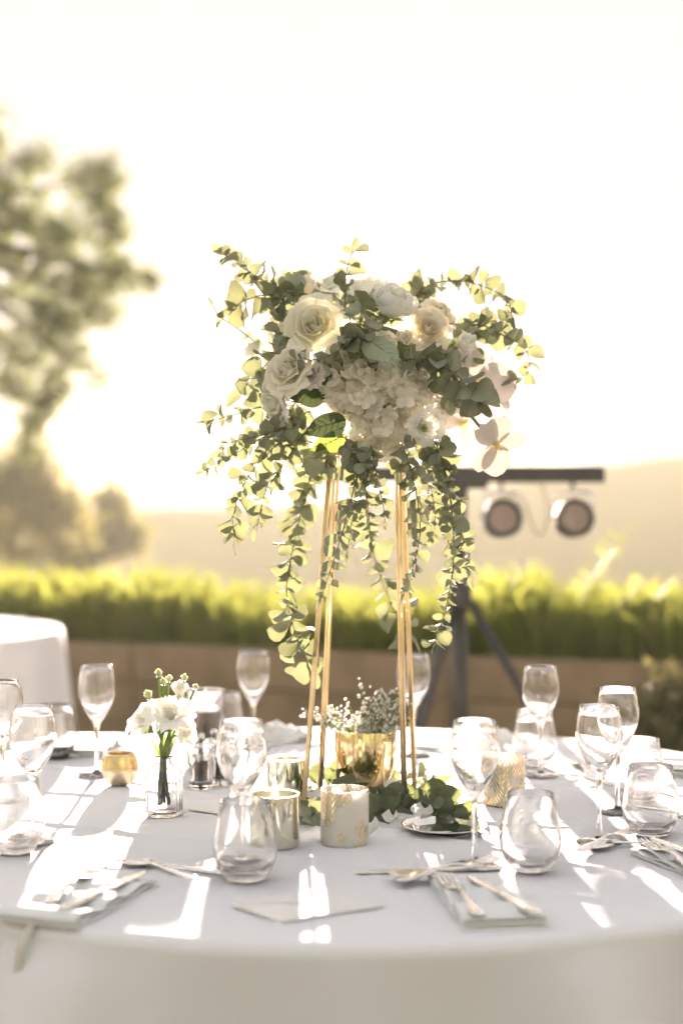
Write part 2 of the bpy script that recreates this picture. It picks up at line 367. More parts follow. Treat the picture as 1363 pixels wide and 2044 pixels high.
L1 = [(-30, 270, 50, 55), (62, 320, 42, 38), (185, 355, 62, 62), (20, 420, 70, 80), (215, 450, 45, 60), (120, 470, 60, 60), (50, 560, 80, 70), (175, 560, 70, 50),
      (245, 550, 40, 25), (298, 560, 26, 16), (205, 620, 45, 30), (120, 640, 60, 50), (40, 700, 65, 65), (140, 715, 45, 35), (105, 775, 38, 26), (20, 775, 40, 28), (200, 766, 9, 16),
      (88, 810, 24, 28), (68, 850, 22, 26), (50, 890, 18, 18), (-80, 500, 120, 260)]
tr = thing('pine_tree', 'large leafy tree overhanging the upper left with sky showing through its crown', 'tree', (-6.95, 18.8, hgt(-6.95, 18.8)))
mb = MB(); tb = Vector((0, 0, -0.2)); base = Vector((-6.95, 18.8, hgt(-6.95, 18.8)))
tk = catmull([(0, 0, -0.3), (0.15, -0.1, 3.4), (0.6, -0.35, 6.2), (1.4, -0.6, 8.2)], 6)
mb.tube(tk, [0.24 * (1 - 0.6 * i / (len(tk) - 1)) for i in range(len(tk))], 10); mb.build('trunk', M['bark'], tr)
mb = MB(); bs = [base + Vector((0.6, -0.35, 6.2)), base + Vector((1.2, -0.55, 7.6)), base + Vector((0.35, -0.2, 4.8))]
for l in L1:
    b_ = min(bs, key=lambda q: (q - P(l[0], l[1], Y1)).length); mbt = MB(); limb_set(mb, b_ - base, 0.045, [], Y1)
    e = P(l[0], l[1], Y1) - base; s_ = b_ - base; pts = catmull([s_, s_.lerp(e, 0.5) + Vector((0, 0, 0.15)) + rv(0.1), e], 4)
    mb.tube(pts, [0.07 * (1 - 0.85 * i / (len(pts) - 1)) for i in range(len(pts))], 6)
mb.build('branches', M['bark'], tr)
c_ = crown(L1, Y1, 0.75, 620, 0.075, M['foliage'], None, 19, 0.14); c_.parent = tr; c_.location = -base
def far_tree(label, lobes, Y, n, leaf, clump, per=30):
    cx = sum(l[0] for l in lobes) / len(lobes); b = P(cx, HY, Y); b.z = hgt(b.x, b.y)
    t = thing('bushy_tree', label, 'tree', b, group='hazy trees behind the planter')
    topz = EYE - (min(l[1] for l in lobes) - HY) * Y / F
    mb = MB(); mb.tube([(0, 0, -0.2), (0.1, 0, (topz - b.z) * 0.45), (0.0, 0.1, (topz - b.z) * 0.85)], [0.3, 0.22, 0.06], 8); mb.build('trunk', M['bark'], t)
    c = crown(lobes, Y, 1.2, n, leaf, M['foliage2'], t, per, clump); c.location = -b
far_tree('hazy bushy tree low on the left, under the overhanging crown', [(40, 960, 90, 60), (20, 1060, 120, 90), (110, 1020, 70, 70), (60, 925, 50, 25), (-40, 1000, 90, 90)], 30.0, 190, 0.14, 0.42)
far_tree('smaller pale hazy tree right of the bushy one', [(190, 1060, 60, 45), (215, 1010, 30, 22), (245, 1075, 45, 25), (160, 1110, 80, 40)], 40.0, 130, 0.17, 0.5)

# unseen leafy screen added behind the camera to shade the tablecloth's front
hg = thing('shade_hedge', 'unseen dark leafy screen added behind the camera to shade the tablecloth', 'shade_hedge', (0, -7.0, 0))
hm = MB(); V = []; nx, nz = 80, 26
for side in (0, 1):
    hm.grid(lambda u, v: (u * 17, (-.8 if side else .8) * (1 - .25 * v) + .14 * math.sin(u * 61 + v * 17) * math.sin(v * 23 + u * 31), v * 3.0 + .12 * math.sin(u * 45)), nx, nz)
hm.grid(lambda u, v: (u * 17, (.6 - 1.2 * v), 3.0 + .12 * math.sin(u * 45) + .1 * math.sin(v * PI)), nx, 3)
hm.build('inner_mass', M['shrub_dark'], hg)
V = []; Fc = []
for i in range(16000):
    q = np.array([rng.uniform(-17, 17), .75 + rng.normal() * .12, rng.uniform(0, 3.2)]); u = rng.normal(size=3); u /= np.linalg.norm(u); v = np.cross(u, rng.normal(size=3)); v /= np.linalg.norm(v); o = len(V)
    L = rng.uniform(.08, .16); V += [q, q + u * L * .5 + v * L * .3, q + u * L, q + u * L * .5 - v * L * .3]; Fc.append((o, o + 1, o + 2, o + 3))
hm = MB(); hm.v = [tuple(x) for x in V]; hm.f = Fc; o = hm.build('foliage', M['shrub_dark'], hg, False); o['kind'] = 'stuff'

# ------------------------------------------------------------------ planter with grass
WL, WR = P(-260, 1250, 8.3), P(1640, 1322, 6.5)
zt = 0.60
wl = Vector((WL.x, 8.3, 0)); wr = Vector((WR.x, 6.5, 0)); wd = (wr - wl).normalized(); wn_ = Vector((-wd.y, wd.x, 0)); wlen = (wr - wl).length
wa = math.atan2(wd.y, wd.x)
pl = thing('timber_planter', 'long brown timber planter wall with tall grass growing in it', 'planter', wl, wa)
nrow = 3; hrow = zt / nrow; Lp = wlen / 3
pm = MB().box((Lp / 2 - 0.004, 0, hrow / 2 - 0.003), (Lp / 2 - 0.006, 0.04, hrow / 2 - 0.005)).mesh('plank', M['plank'], False)
for r_ in range(nrow):
    for k in range(3):
        o = link('plank', pm, pl, Matrix.Translation((k * Lp, random.uniform(-.004, .004), r_ * hrow)))
MB().box((wlen / 2, 0.75, zt / 2 - 0.03), (wlen / 2, 0.70, zt / 2 - 0.03)).build('soil', M['soil'], pl, False)
V = []; Fc = []
for i in range(6500):
    u = rng.random() * wlen; vv = 0.06 + rng.random() ** 0.8 * 1.2
    p = np.array(wl + wd * u + wn_ * vv); p[2] = zt - 0.06
    h = (0.30 + 0.05 * math.sin(u * 2.3) + 0.13 * (math.sin(math.floor(u / .11) * 12.9898) * 43758.5453 % 1 - .5)) * rng.uniform(0.6, 1.3); a = rng.random() * 2 * PI
    wv = np.array([math.cos(a), math.sin(a), 0]) * 0.012 * rng.uniform(0.7, 1.4); ln = rng.normal(size=3) * 0.10 * h; ln[2] = 0
    o = len(V)
    for t, ww in ((0, 0.8), (0.45, 1.0), (0.8, 0.7), (1.0, 0.05)):
        c = p + np.array([0, 0, h * t * (1 - 0.1 * t)]) + ln * (t * t) * 3
        V += [c - wv * ww, c + wv * ww]
    for k in range(3): Fc.append((o + 2 * k, o + 2 * k + 1, o + 2 * k + 3, o + 2 * k + 2))
gm = MB(); gm.v = [tuple(x) for x in V]; gm.f = Fc; o = gm.build('grass', M['grass']); tag(o, 'tall green grass growing along the top of the timber planter', 'grass', kind='stuff')
# taller weed above the grass on the right
sb = wl + wd * (wlen * 0.745) + wn_ * 0.4; sb.z = zt - 0.06
wp = thing('tall_weed', 'single tall yellow-lit weed rising above the planter grass on the right', 'plant', sb)
wdz = P(1240, 1075, sb.y).z - sb.z; wxt = P(1240, 1075, sb.y).x - sb.x
pts = catmull([(0, 0, 0), (wxt * 0.4, 0, wdz * 0.5), (wxt, 0, wdz)], 6); MB().tube(pts, 0.005, 6).build('stem', M['green_stem'], wp)
lm = MB()
lm.grid(lambda u, v: (u * 0.009 * math.sin(PI * min(1, v + 0.08)), v * 0.11, 0.02 * math.sin(PI * v)), 2, 5)
lmesh = lm.mesh('leaf', M['grass'])
for i, p in enumerate(pts[4:]):
    for s in (-1, 1): link('leaf', lmesh, wp, frame(p, (s * 0.8, random.uniform(-.5, .5), 0.7), rv(), 1.0))
# low shrub in front of the planter, far right
sp_ = Vector((1.62, 5.6, 0)); sh = thing('low_shrub', 'low reddish shrub in front of the planter at the far right', 'shrub', sp_)
c_ = crown([(1300, 1490, 90, 55), (1370, 1440, 100, 70), (1430, 1500, 140, 120), (1250, 1530, 80, 40)], 5.6, 0.35, 260, 0.04, M['shrub'], sh, 26, 0.12); c_.location = -sp_
mb = MB()
for i in range(10):
    q = Vector((random.uniform(-.45, .45), random.uniform(-.3, .3), random.uniform(.25, .5))); mb.tube([(0, 0, -.02), q * 0.5 + rv(.04), q], [.012, .008, .004], 5)
mb.build('stems', M['bark'], sh)

# ------------------------------------------------------------------ stage light stand
YS = 5.5
sx = P(917, HY, YS).x; lst = thing('light_stand', 'black tripod lighting stand with long crossbar behind the bouquet', 'light stand', (sx, YS, 0))
zb = P(0, 947, YS).z; xl, xr = P(632, 0, YS).x - sx, P(1204, 0, YS).x - sx; zh = P(0, 1188, YS).z
MB().box(((xl + xr) / 2, 0, zb), ((xr - xl) / 2, 0.026, 0.030)).build('crossbar', M['black_metal'], lst, False)
mb = MB(); mb.tube([(0, 0, 0.25), (0, 0, zh)], 0.030, 14); mb.build('lower_pole', M['black_metal'], lst)
MB().tube([(0, 0, zh - 0.02), (0, 0, zb - 0.031)], 0.025, 14).build('upper_pole', M['black_metal'], lst)
mb = MB().lathe([(0, -.045), (.042, -.045), (.045, -.03), (.045, .03), (.042, .045), (0, .045)], 16, (0, 0, zh)); mb.build('leg_collar', M['black_metal'], lst)
mb = MB().tube([(0, 0, zb - .10), (0, 0, zb - .022)], [.026, .034], 14)
mb.box((-.05, 0, zb - .04), (.05, .012, .012)); mb.box((.05, 0.0, zb - .04), (.05, .0115, .0115)); mb.build('bar_bracket', M['black_metal'], lst, False)
for dx, dy in ((0.57, -0.08), (-0.30, -0.42), (-0.25, 0.5)):
    lg = MB().tube([(dx * .06, dy * .06, zh - .02), (dx, dy, 0.03)], 0.016, 8).build('leg', M['black_metal'], lst)
    MB().lathe([(0, 0), (.022, 0), (.022, .05), (.017, .06), (0, .06)], 10, (dx, dy, 0)).build('rubber_foot', M['black'], lg)
def par(px, label, first=None):
    loc = Vector((P(px, 0, YS).x, YS, zb - .030))
    if first: return dup(first, loc, random.uniform(-.15, .15), label)
    t = thing('stage_light', label, 'stage light', loc, 0.05, 'stage lights hanging from the crossbar')
    zc = -(1032 - 959) * YS / F
    can = MB(); rot = Matrix.Rotation(R(82), 4, 'X'); b_ = MB().lathe([(0, -.10), (.035, -.10), (.054, -.07), (.064, -.03), (.067, .035), (.071, .036), (.071, .048), (.056, .048), (.055, .040), (0, .040)], 28)
    can.add([(rot @ Vector(v)) + Vector((0, 0, zc)) for v in b_.v], b_.f); can.build('can', M['black_metal'], t)
    ln = MB(); b_ = MB().lathe([(0, .0415), (.054, .0415), (.054, .043), (0, .043)], 28); ln.add([(rot @ Vector(v)) + Vector((0, 0, zc)) for v in b_.v], b_.f); le = ln.build('lens_plate', M['led'], t)
    ld = MB()
    b_ = MB().lathe([(.0085, .0435), (.008, .047), (.004, .050), (0, .0505)], 8); lmesh = None
    q = MB(); q.add([rot @ Vector(v) for v in b_.v], b_.f); lmesh = q.mesh('led', M['led'])
    for rr, nn in ((0, 1), (.020, 6), (.040, 12)):
        for k in range(nn):
            a = 2 * PI * k / nn; off = rot.to_3x3() @ Vector((rr * math.cos(a), rr * math.sin(a), 0))
            link('led', lmesh, le, Matrix.Translation(off + Vector((0, 0, zc))))
    br = MB(); br.tube([(-.07, 0, zc), (-.07, 0, zc + .085), (-.05, 0, zc + .097), (.05, 0, zc + .097), (.07, 0, zc + .085), (.07, 0, zc)], .005, 6); br.tube([(0, 0, zc + .095), (0, 0, 0)], .009, 8); br.build('bracket', M['chrome'], t)
    return t
p0 = par(1142, 'round stage light at the far right end of the crossbar')
par(1000, 'round stage light just right of the lighting stand pole', p0); par(838, 'round stage light half hidden behind hanging eucalyptus, left of the stand pole', p0); par(694, 'round stage light hidden behind leaves at the left end of the crossbar', p0)
tag(MB().tube(catmull([P(925, 962, YS - .02), P(926, 1040, YS - .04), P(914, 1120, YS - .035), P(928, 1200, YS - .04), P(912, 1300, YS - .05), P(930, 1420, YS - .06), P(945, 1600, YS - .12), P(960, 1715, YS - .2)], 6), .0045, 6).build('power_cable', M['black']), 'black power cable running down the lighting stand pole', 'cable')
pc = [P(1000, 985, YS + .02), P(1045, 1000, YS + .03), P(1062, 1055, YS + .03), P(1085, 1060, YS + .03), P(1092, 1000, YS + .03), P(1075, 962, YS + .02)]
tag(MB().tube(catmull(pc, 6), .0035, 6).build('power_cable', M['cable']), 'thin pale cable looping between the two right stage lights', 'cable')

# ------------------------------------------------------------------ tablecloths
def cloth(name, label, c, rad, zt_, seed, creases, drop=0.735, nth=720, nfold=18, amp=0.075, special=None, group=None):
    r1 = np.linspace(0.0, rad - 0.02, max(40, int(rad / 0.005)))
    aa = np.linspace(0, 1, 9)[1:]
    td = np.linspace(0, 1, 34)[1:]
    th = np.linspace(0, 2 * PI, nth, endpoint=False)
    g = np.random.default_rng(seed)
    rows = []
    X, Y = np.outer(r1, np.sin(th)), np.outer(r1, np.cos(th))
    Z = np.zeros_like(X)
    for (x0, y0, ang, wd_, h) in creases:
        n = np.array([-math.sin(ang), math.cos(ang)]); dd = (X - x0) * n[0] + (Y - y0) * n[1] + 0.006 * np.sin((X * math.cos(ang) + Y * math.sin(ang)) * 9)
        Z += h * np.exp(-np.abs(dd / wd_) ** 1.3)
    for k in range(26):
        kx, ky = g.normal(size=2) * 9; Z += 0.00035 * np.sin(X * kx + Y * ky + g.random() * 6)
    for k in range(34):
        x0, y0 = g.normal(size=2) * rad * 0.5; ang = g.random() * PI; L = g.uniform(.08, .3)
        n = np.array([-math.sin(ang), math.cos(ang)]); d1 = (X - x0) * n[0] + (Y - y0) * n[1]; d2 = (X - x0) * n[1] * -1 + (Y - y0) * n[0]
        Z += 0.0022 * np.exp(-(d1 / .012) ** 2 - (d2 / L) ** 2)
    Z *= np.clip((rad - 0.02 - np.hypot(X, Y)) / 0.06, 0, 1)
    ph = g.random(8) * 6
    fold = sum(np.sin(th * (nfold + k * 3 - 6) + ph[k]) * w_ for k, w_ in enumerate((.5, .7, 1.0, .7, .5))) / 2.4 + 0.5 * np.sin(th * 7 + ph[5])
    if special is not None: fold = fold * (1 - special(th)[1]) + special(th)[0]
    xs, ys, zs = [X], [Y], [Z]
    for a in aa:
        rr = rad - 0.02 + 0.02 * math.sin(a * PI / 2); z = -0.02 * (1 - math.cos(a * PI / 2))
        xs.append((rr * np.sin(th))[None]); ys.append((rr * np.cos(th))[None]); zs.append(np.full((1, nth), z))
    for t in td:
        rr = rad + 0.02 * t + amp * fold * (t ** 0.75) * 0.9 + 0.03 * t
        z = -0.02 - (drop - 0.03) * t
        xs.append((rr * np.sin(th))[None]); ys.append((rr * np.cos(th))[None]); zs.append(np.full((1, nth), z))
    Xa, Ya, Za = np.vstack(xs), np.vstack(ys), np.vstack(zs); m_, n_ = Xa.shape
    V = np.stack([Xa, Ya, Za], -1).reshape(-1, 3)
    i = np.arange(m_ - 1)[:, None] * n_; k = np.arange(n_)[None]; k2 = (k + 1) % n_
    Q = np.stack([i + k, i + k2, i + n_ + k2, i + n_ + k], -1).reshape(-1, 4)
    me = bpy.data.meshes.new(name); me.vertices.add(len(V)); me.vertices.foreach_set('co', V.ravel()); me.loops.add(Q.size); me.loops.foreach_set('vertex_index', Q[:, ::-1].ravel().astype(np.int32))
    me.polygons.add(len(Q)); me.polygons.foreach_set('loop_start', np.arange(0, Q.size, 4, dtype=np.int32)); me.polygons.foreach_set('use_smooth', np.ones(len(Q), bool)); me.update(calc_edges=True); me.validate()
    me.materials.append(M['cloth']); o = link(name, me); o.location = (c[0], c[1], zt_)
    return tag(o, label, 'tablecloth', group)
TC = Vector((0.0, 2.80, TOP)); TR = 0.93
def tl(px1, py1, px2, py2, w_, h):
    a, b = T(px1, py1) - TC, T(px2, py2) - TC; return (a.x, a.y, math.atan2(b.y - a.y, b.x - a.x), w_, h)
CR = [tl(81, 1643, 440, 1692, .010, .0045), tl(140, 1537, 300, 1567, .010, .0035), tl(840, 1632, 1363, 1668, .009, .0035), tl(500, 1690, 300, 1730, .012, .0035), tl(620, 1700, 700, 1500, .010, .003),
      tl(1000, 1560, 1363, 1590, .008, .0028), tl(240, 1800, 700, 1690, .012, .0015)]
def sp_fold(th):     # th measured from +Y towards +X; front of the table is th = pi
    d = (th - (PI + 0.42)); 
    v = 2.0 * np.exp(-(d / .10) ** 2) - 2.2 * np.exp(-((d - .22) / .10) ** 2)
    for c_, a_, w_ in ((-.34, .55, .045), (-.17, -.4, .06), (-.02, .45, .05), (.13, -.35, .05), (-.26, -.3, .05), (.26, .5, .04)):
        v = v + a_ * np.exp(-((th - PI - c_) / w_) ** 2)
    m_ = np.exp(-((th - PI) / .36) ** 4) * 0.45
    return v, m_
cloth('tablecloth', 'white linen cloth draped over the large round table in front', TC, TR, TOP, 3, CR, amp=0.12, special=sp_fold)
cloth('tablecloth', 'white cloth on the smaller blurred table at the left edge', (-2.12, 6.5, 0), 0.92, 0.76, 8, [(0.3, 0, 0.3, .02, .008)], 0.74, 300, 22, 0.05)

# ------------------------------------------------------------------ glassware
def wine_glass(label, loc):
    t = thing('wine_glass', label, 'wine glass', loc, random.uniform(0, 6), 'stemmed wine glasses on the table')
    MB().lathe([(.0065, .102), (.0095, .108), (.019, .122), (.0295, .142), (.0355, .158), (.0375, .170), (.0370, .184), (.0345, .203), (.0308, .2195), (.0304, .2203), (.0298, .2203), (.0294, .2195),
                (.0333, .203), (.0359, .184), (.0364, .170), (.0342, .158), (.0278, .1425), (.0165, .1265), (.0062, .117), (0, .1155)], 44).build('bowl', M['glass'], t)
    MB().lathe([(.0062, .010), (.0044, .022), (.0038, .045), (.0040, .075), (.0052, .094), (.0065, .102)], 24).build('stem', M['glass_solid'], t)
    MB().lathe([(0, 0.0008), (.034, .0004), (.0365, .0008), (.0372, .0018), (.0362, .0026), (.030, .0036), (.017, .0052), (.009, .0072), (.0062, .010)], 40).build('foot', M['glass_solid'], t)
    return t
WG = [((66, 1684), 'wine glass standing second from the left edge, nearer the camera'), ((6, 1597), 'wine glass cut off by the left edge'), ((194, 1548), 'wine glass at the rear left, behind the small gold bowl'),
      ((506, 1497), 'wine glass at the rear, left of the gold stand rods'), ((482, 1732), 'wine glass directly behind the front left tumbler'), ((825, 1509), 'wine glass at the rear right beside the gold stand rods'),
      ((947, 1730), 'wine glass beside the silver dish, in front of the palm print candle'), ((1078, 1550), 'wine glass at the rear right with a tumbler behind it'), ((1195, 1682), 'wine glass beside the crossed fork and spoon'), ((1232, 1622), 'wine glass just behind the one beside the crossed fork and spoon')]
w0 = None
for (px, py), lab in WG:
    if w0 is None: w0 = wine_glass(lab, T(px, py))
    else: dup(w0, T(px, py), random.uniform(0, 6), lab)
def tumbler(label, loc):
    o = MB().lathe([(0, .0015), (.020, .001), (.026, .0015), (.031, .006), (.039, .018), (.0450, .034), (.0465, .046), (.0445, .062), (.0400, .088), (.0360, .1145), (.0354, .1155), (.0346, .1155), (.0342, .1145),
                    (.0382, .088), (.0426, .062), (.0446, .046), (.0428, .034), (.036, .021), (.024, .0135), (.012, .011), (0, .0105)], 44).build('tumbler', M['glass'])
    o.location = loc; return tag(o, label, 'tumbler', 'stemless tumblers on the table')
TB = [((490, 1757), 'stemless tumbler standing in front at left, before a wine glass'), ((1058, 1738), 'stemless tumbler right of the silver dish, nearest the camera on the right'), ((1298, 1668), 'stemless tumbler with a fork seen through it, near the right edge'),
      ((1275, 1600), 'stemless tumbler behind the two wine glasses at right'), ((1067, 1528), 'stemless tumbler behind the rear right wine glass'), ((112, 1514), 'stemless tumbler at the rear left behind a wine glass'),
      ((32, 1702), 'stemless tumbler low at the left edge beside a wine glass foot'), ((448, 1484), 'stemless tumbler at the rear between candle jar and wine glass')]
t0 = None
for (px, py), lab in TB:
    if t0 is None: t0 = tumbler(lab, T(px, py))
    else:
        o = t0.copy(); COL.objects.link(o); o.location = T(px, py); o.rotation_euler = (0, 0, random.uniform(0, 6)); o['label'] = lab

# ------------------------------------------------------------------ candles
def wick_flame(t, z, lit):
    MB().tube([(0, 0, z - .004), (.0008, 0, z + .004), (.0004, .0005, z + .009)], .0011, 6).build('wick', M['wick'], t)
    if lit: MB().lathe([(0, .006), (.0028, .010), (.0042, .016), (.0036, .023), (.0018, .031), (0, .038)], 12, (0, 0, z)).build('flame', M['flame'], t)
def votive(label, loc, r, h, mat, wax_z, lit=False, rz=0.0):
    t = thing('candle_cup', label, 'candle', loc, rz)
    MB().lathe([(0, .001), (r * .96, .001), (r * .985, .003), (r, .008), (r * 1.0, h - .002), (r * .995, h), (r - .0025, h), (r - .003, h - .002), (r - .003, .008), (r * .9, .005), (0, .005)], 48).build('cup', mat, t)
    MB().lathe([(0, .0055), (r - .0045, .0085), (r - .004, wax_z), (r * .7, wax_z - .001), (0, wax_z - .0015)], 36).build('wax', M['wax'], t)
    wick_flame(t, wax_z, lit); return t
votive('mirrored champagne candle cup with a burning flame, left of the palm print cup', T(549, 1688), .0395, .083, M['champagne'], .070, True)
votive('frosted candle cup with gold palm print at the front centre', T(688, 1684), .0385, .088, M['palm'], .074, False, 0.5)
votive('white candle cup with dense gold palm print beside a wine glass', T(1005, 1604), .0385, .086, M['palm2'], .070, False, 0.9)
votive('champagne candle cup behind the stand rod, mostly hidden by glass', T(572, 1594), .036, .075, M['champagne'], .055)
t = thing('candle_jar', 'tall clear jar with a lit white pillar candle behind the bud vase', 'candle', T(410, 1530))
MB().lathe([(0, .001), (.036, .001), (.040, .006), (.040, .158), (.0395, .160), (.0378, .160), (.0375, .158), (.0375, .008), (0, .006)], 40).build('jar', M['glass'], t)
MB().lathe([(0, .0075), (.034, .0085), (.0345, .112), (.033, .115), (0, .113)], 36).build('wax', M['wax'], t); wick_flame(t, .113, True)

# gold bowl
gb = thing('gold_bowl', 'small round gold tealight bowl left of the bud vase', 'bowl', T(240, 1566))
MB().lathe([(.0365, .034), (.0355, .040), (.032, .056), (.0305, .0615), (.0290, .0615), (.0298, .056), (.034, .040), (.034, .028), (.024, .010), (0, .006)], 40).build('rim_band', M['gold_hammer'], gb)
MB().lathe([(0, .0005), (.018, .0005), (.024, .004), (.032, .016), (.0362, .028), (.0367, .034), (.0355, .0345)], 40).build('base', M['gold_pale'], gb)

# silver dish
sd = thing('silver_dish', 'small oval-looking polished steel dish in front of the eucalyptus', 'dish', T(887, 1661))
MB().lathe([(0, .002), (.045, .002), (.050, .003), (.058, .009), (.070, .012), (.0725, .0135), (.0722, .0145), (.070, .0142), (.0575, .0108), (.051, .0055), (.046, .0042), (0, .0040)], 56).build('dish', M['steel'], sd)
MB().lathe([(.042, .0), (.046, .0), (.047, .0022), (.041, .0022)], 40).build('foot_ring', M['steel'], sd)

# pepper and salt mills
def mill(label, px, py, fill):
    t = thing('spice_mill', label, 'spice mill', T(px, py), 0.3, 'clear spice mills')
    MB().lathe([(0, .001), (.022, .001), (.0235, .004), (.0235, .010), (.021, .014), (.0205, .058), (.022, .062), (.022, .064), (.018, .064), (.0178, .016), (0, .014)], 12).build('body', M['glass_rib'], t, False)
    MB().lathe([(0, .0155), (.0172, .0165), (.0172, .048), (.012, .051), (0, .052)], 16).build('contents', M[fill], t)
    MB().lathe([(.018, .0645), (.0225, .066), (.0225, .080), (.019, .086), (.008, .088), (0, .088)], 12).build('cap', M['glass_rib'], t, False)
    MB().lathe([(0, .0885), (.004, .0885), (.004, .094), (.0068, .096), (.0068, .103), (.005, .105), (0, .105)], 16).build('knob', M['chrome'], t)
    return t
mill('clear mill filled with dark peppercorns, right of the bud vase', 402, 1574, 'pepper'); mill('clear salt mill behind the big wine glass bowl', 444, 1566, 'salt')
mill('second pepper mill just right of the salt mill', 428, 1562, 'pepper')

# ------------------------------------------------------------------ cutlery
def ring(x, hw, th, z, n=10, cup=0.0):
    out = []
    for k in range(n):
        a = 2 * PI * k / n; y = hw * math.cos(a); out.append((x, y, z + th * math.sin(a) + cup * (y / max(hw, 1e-5)) ** 2))
    return out
def hand(parent, L, z0=.0022):
    rows = [ring(-L * .5 + L * .5 * t, hw, th, z0 + zz) for t, hw, th, zz in ((0, .004, .001, 0), (.03, .0085, .0016, 0), (.15, .0105, .0019, .0002), (.3, .0085, .0019, .0008), (.6, .0045, .0019, .004), (.85, .0034, .0020, .007), (1.0, .0036, .0020, .008))]
    return MB().loft(rows).build('handle', M['steel'], parent)
def fork(label, loc, rz, pitch=0.0):
    t = thing('fork', label, 'fork', loc, rz, 'forks on the table'); t.rotation_euler = (0, pitch, rz); hand(t, .20)
    MB().loft([ring(.0, .0036, .0020, .0102), ring(.015, .005, .0017, .009), ring(.028, .0115, .0013, .006), ring(.045, .0125, .0012, .0042), ring(.052, .0125, .0011, .0042)]).build('head', M['steel'], t)
    for k in range(4):
        y = -.0104 + k * .00693
        MB().loft([[(x, y + dy * hw, z + dz * .0011) for dy, dz in ((-1, -1), (1, -1), (1, 1), (-1, 1))] for x, hw, z in ((.0515, .0020, .0042), (.07, .0018, .0045), (.09, .0015, .0062), (.1, .0006, .0080))]).build('tine', M['steel'], t, False)
    return t
def knife(label, loc, rz):
    t = thing('knife', label, 'knife', loc, rz, 'knives on the table')
    MB().loft([ring(x, hw, th, .0042) for x, hw, th in ((-.11, .004, .0015), (-.105, .009, .0028), (-.08, .0105, .0034), (-.04, .008, .0036), (-.005, .0062, .0034), (.0, .0058, .003))]).build('handle', M['steel'], t)
    MB().loft([ring(x, hw, th, .0042, 8) for x, hw, th in ((.0005, .0058, .0028), (.01, .0080, .0016), (.05, .0100, .0012), (.085, .0095, .0010), (.105, .006, .0008), (.113, .001, .0006))]).build('blade', M['steel'], t)
    return t
def spoon(label, loc, rz):
    t = thing('spoon', label, 'spoon', loc, rz, 'spoons on the table'); hand(t, .19)
    def f(u, v):
        x = .0 + v * .062; hw = .0036 + .0165 * math.sin(PI * min(1, v ** .8)) ** .75 if v < 1 else .001
        return (x, u * hw, .0102 - .004 * v - .0062 * math.sin(PI * v) ** .8 * (1 - u * u))
    b = MB().grid(f, 8, 12).build('bowl', M['steel'], t); sm = b.modifiers.new('thick', 'SOLIDIFY'); sm.thickness = .0010
    return t
def ang(p, q): return math.atan2(q.y - p.y, q.x - p.x)
def lay(fn, label, a, b, dz=0.0):     # a: handle-end pixel, b: tip pixel
    p, q = T(*a, dz), T(*b, dz); return fn(label, (p + q) / 2, ang(p, q))
lay(knife, 'knife with pointed blade beside the silver dish, rearmost of the crossed set', (1005, 1737), (712, 1747))
lay(spoon, 'spoon crossing the knife just in front of the silver dish', (985, 1760), (740, 1752), .006)
lay(fork, 'fork crossing over the spoon and knife near the wine glass foot', (790, 1762), (1000, 1718), .010)
lay(fork, 'fork lying on the front right folded napkin', (968, 1842), (876, 1745), .012)
lay(knife, 'knife lying on the front right folded napkin', (1075, 1832), (935, 1752), .012)
lay(fork, 'fork on the folded napkin at front left', (70, 1822), (222, 1722), .014)
lay(knife, 'knife on the folded napkin at front left', (110, 1826), (300, 1742), .014)
lay(spoon, 'spoon with its bowl to the left, left of the front tumbler', (395, 1757), (215, 1718))
lay(knife, 'knife lying behind the front left spoon', (440, 1747), (232, 1722))
lay(fork, 'fork crossed over the spoon at the right', (1150, 1702), (1275, 1657), .008)
lay(spoon, 'spoon lying under the crossed fork at the right', (1285, 1688), (1158, 1700))
lay(fork, 'fork on the napkin at the right edge', (1395, 1745), (1280, 1682), .012)
lay(knife, 'knife on the napkin at the right edge', (1440, 1735), (1310, 1680), .012)
lay(fork, 'fork far back on the right, near the rear tumbler', (1185, 1556), (1135, 1515))
lay(knife, 'knife far back on the right, left of the crossing wine glasses', (1215, 1568), (1110, 1538))
lay(knife, 'knife at the rear left, left of the gold bowl', (150, 1512), (250, 1487)); lay(fork, 'fork at the rear left behind the gold bowl', (275, 1500), (190, 1478))
lay(spoon, 'spoon at the rear behind the gold stand', (560, 1487), (640, 1478))
lay(knife, 'knife at the rear right behind the gold stand', (850, 1495), (960, 1505)); lay(fork, 'fork on the rear napkin left of the gold stand', (590, 1464), (520, 1458), .012)
lay(knife, 'dark reflecting knife beside the right edge tumbler', (1400, 1640), (1330, 1628))

# ------------------------------------------------------------------ napkins, cards, ribbon
def napkin(label, loc, rz, L, W, layers=3, th=.0026, wob=.0042, seed=1):
    g = random.Random(seed); prof = []
    # serpentine fold cross-section, outlined as a closed loop
    H = layers * th
    def wave(x, s): return wob * math.sin(x * 40 + s)
    mb = MB()
    for k in range(layers):
        inset = k * .002 + g.uniform(0, .003)
        rows = []
        nx = 10
        for i in range(nx + 1):
            x = -L / 2 + L * i / nx; rowp = []; hw = W / 2 - inset + g.uniform(-.001, .001)
            zz = k * th + abs(wave(x, seed + k)) * (k + .3)
            for a in range(14):
                an = 2 * PI * a / 14; cy, cz = math.cos(an), math.sin(an)
                sy = math.copysign(abs(cy) ** .25, cy); sz = math.copysign(abs(cz) ** .6, cz)
                rowp.append((x, sy * hw, zz + th * .5 + sz * th * .46))
            rows.append(rowp)
        mb.loft(rows)
    o = mb.build('napkin', M['napkin']); o.location = loc; o.rotation_euler = (0, 0, rz); return tag(o, label, 'napkin', 'folded napkins on the table')
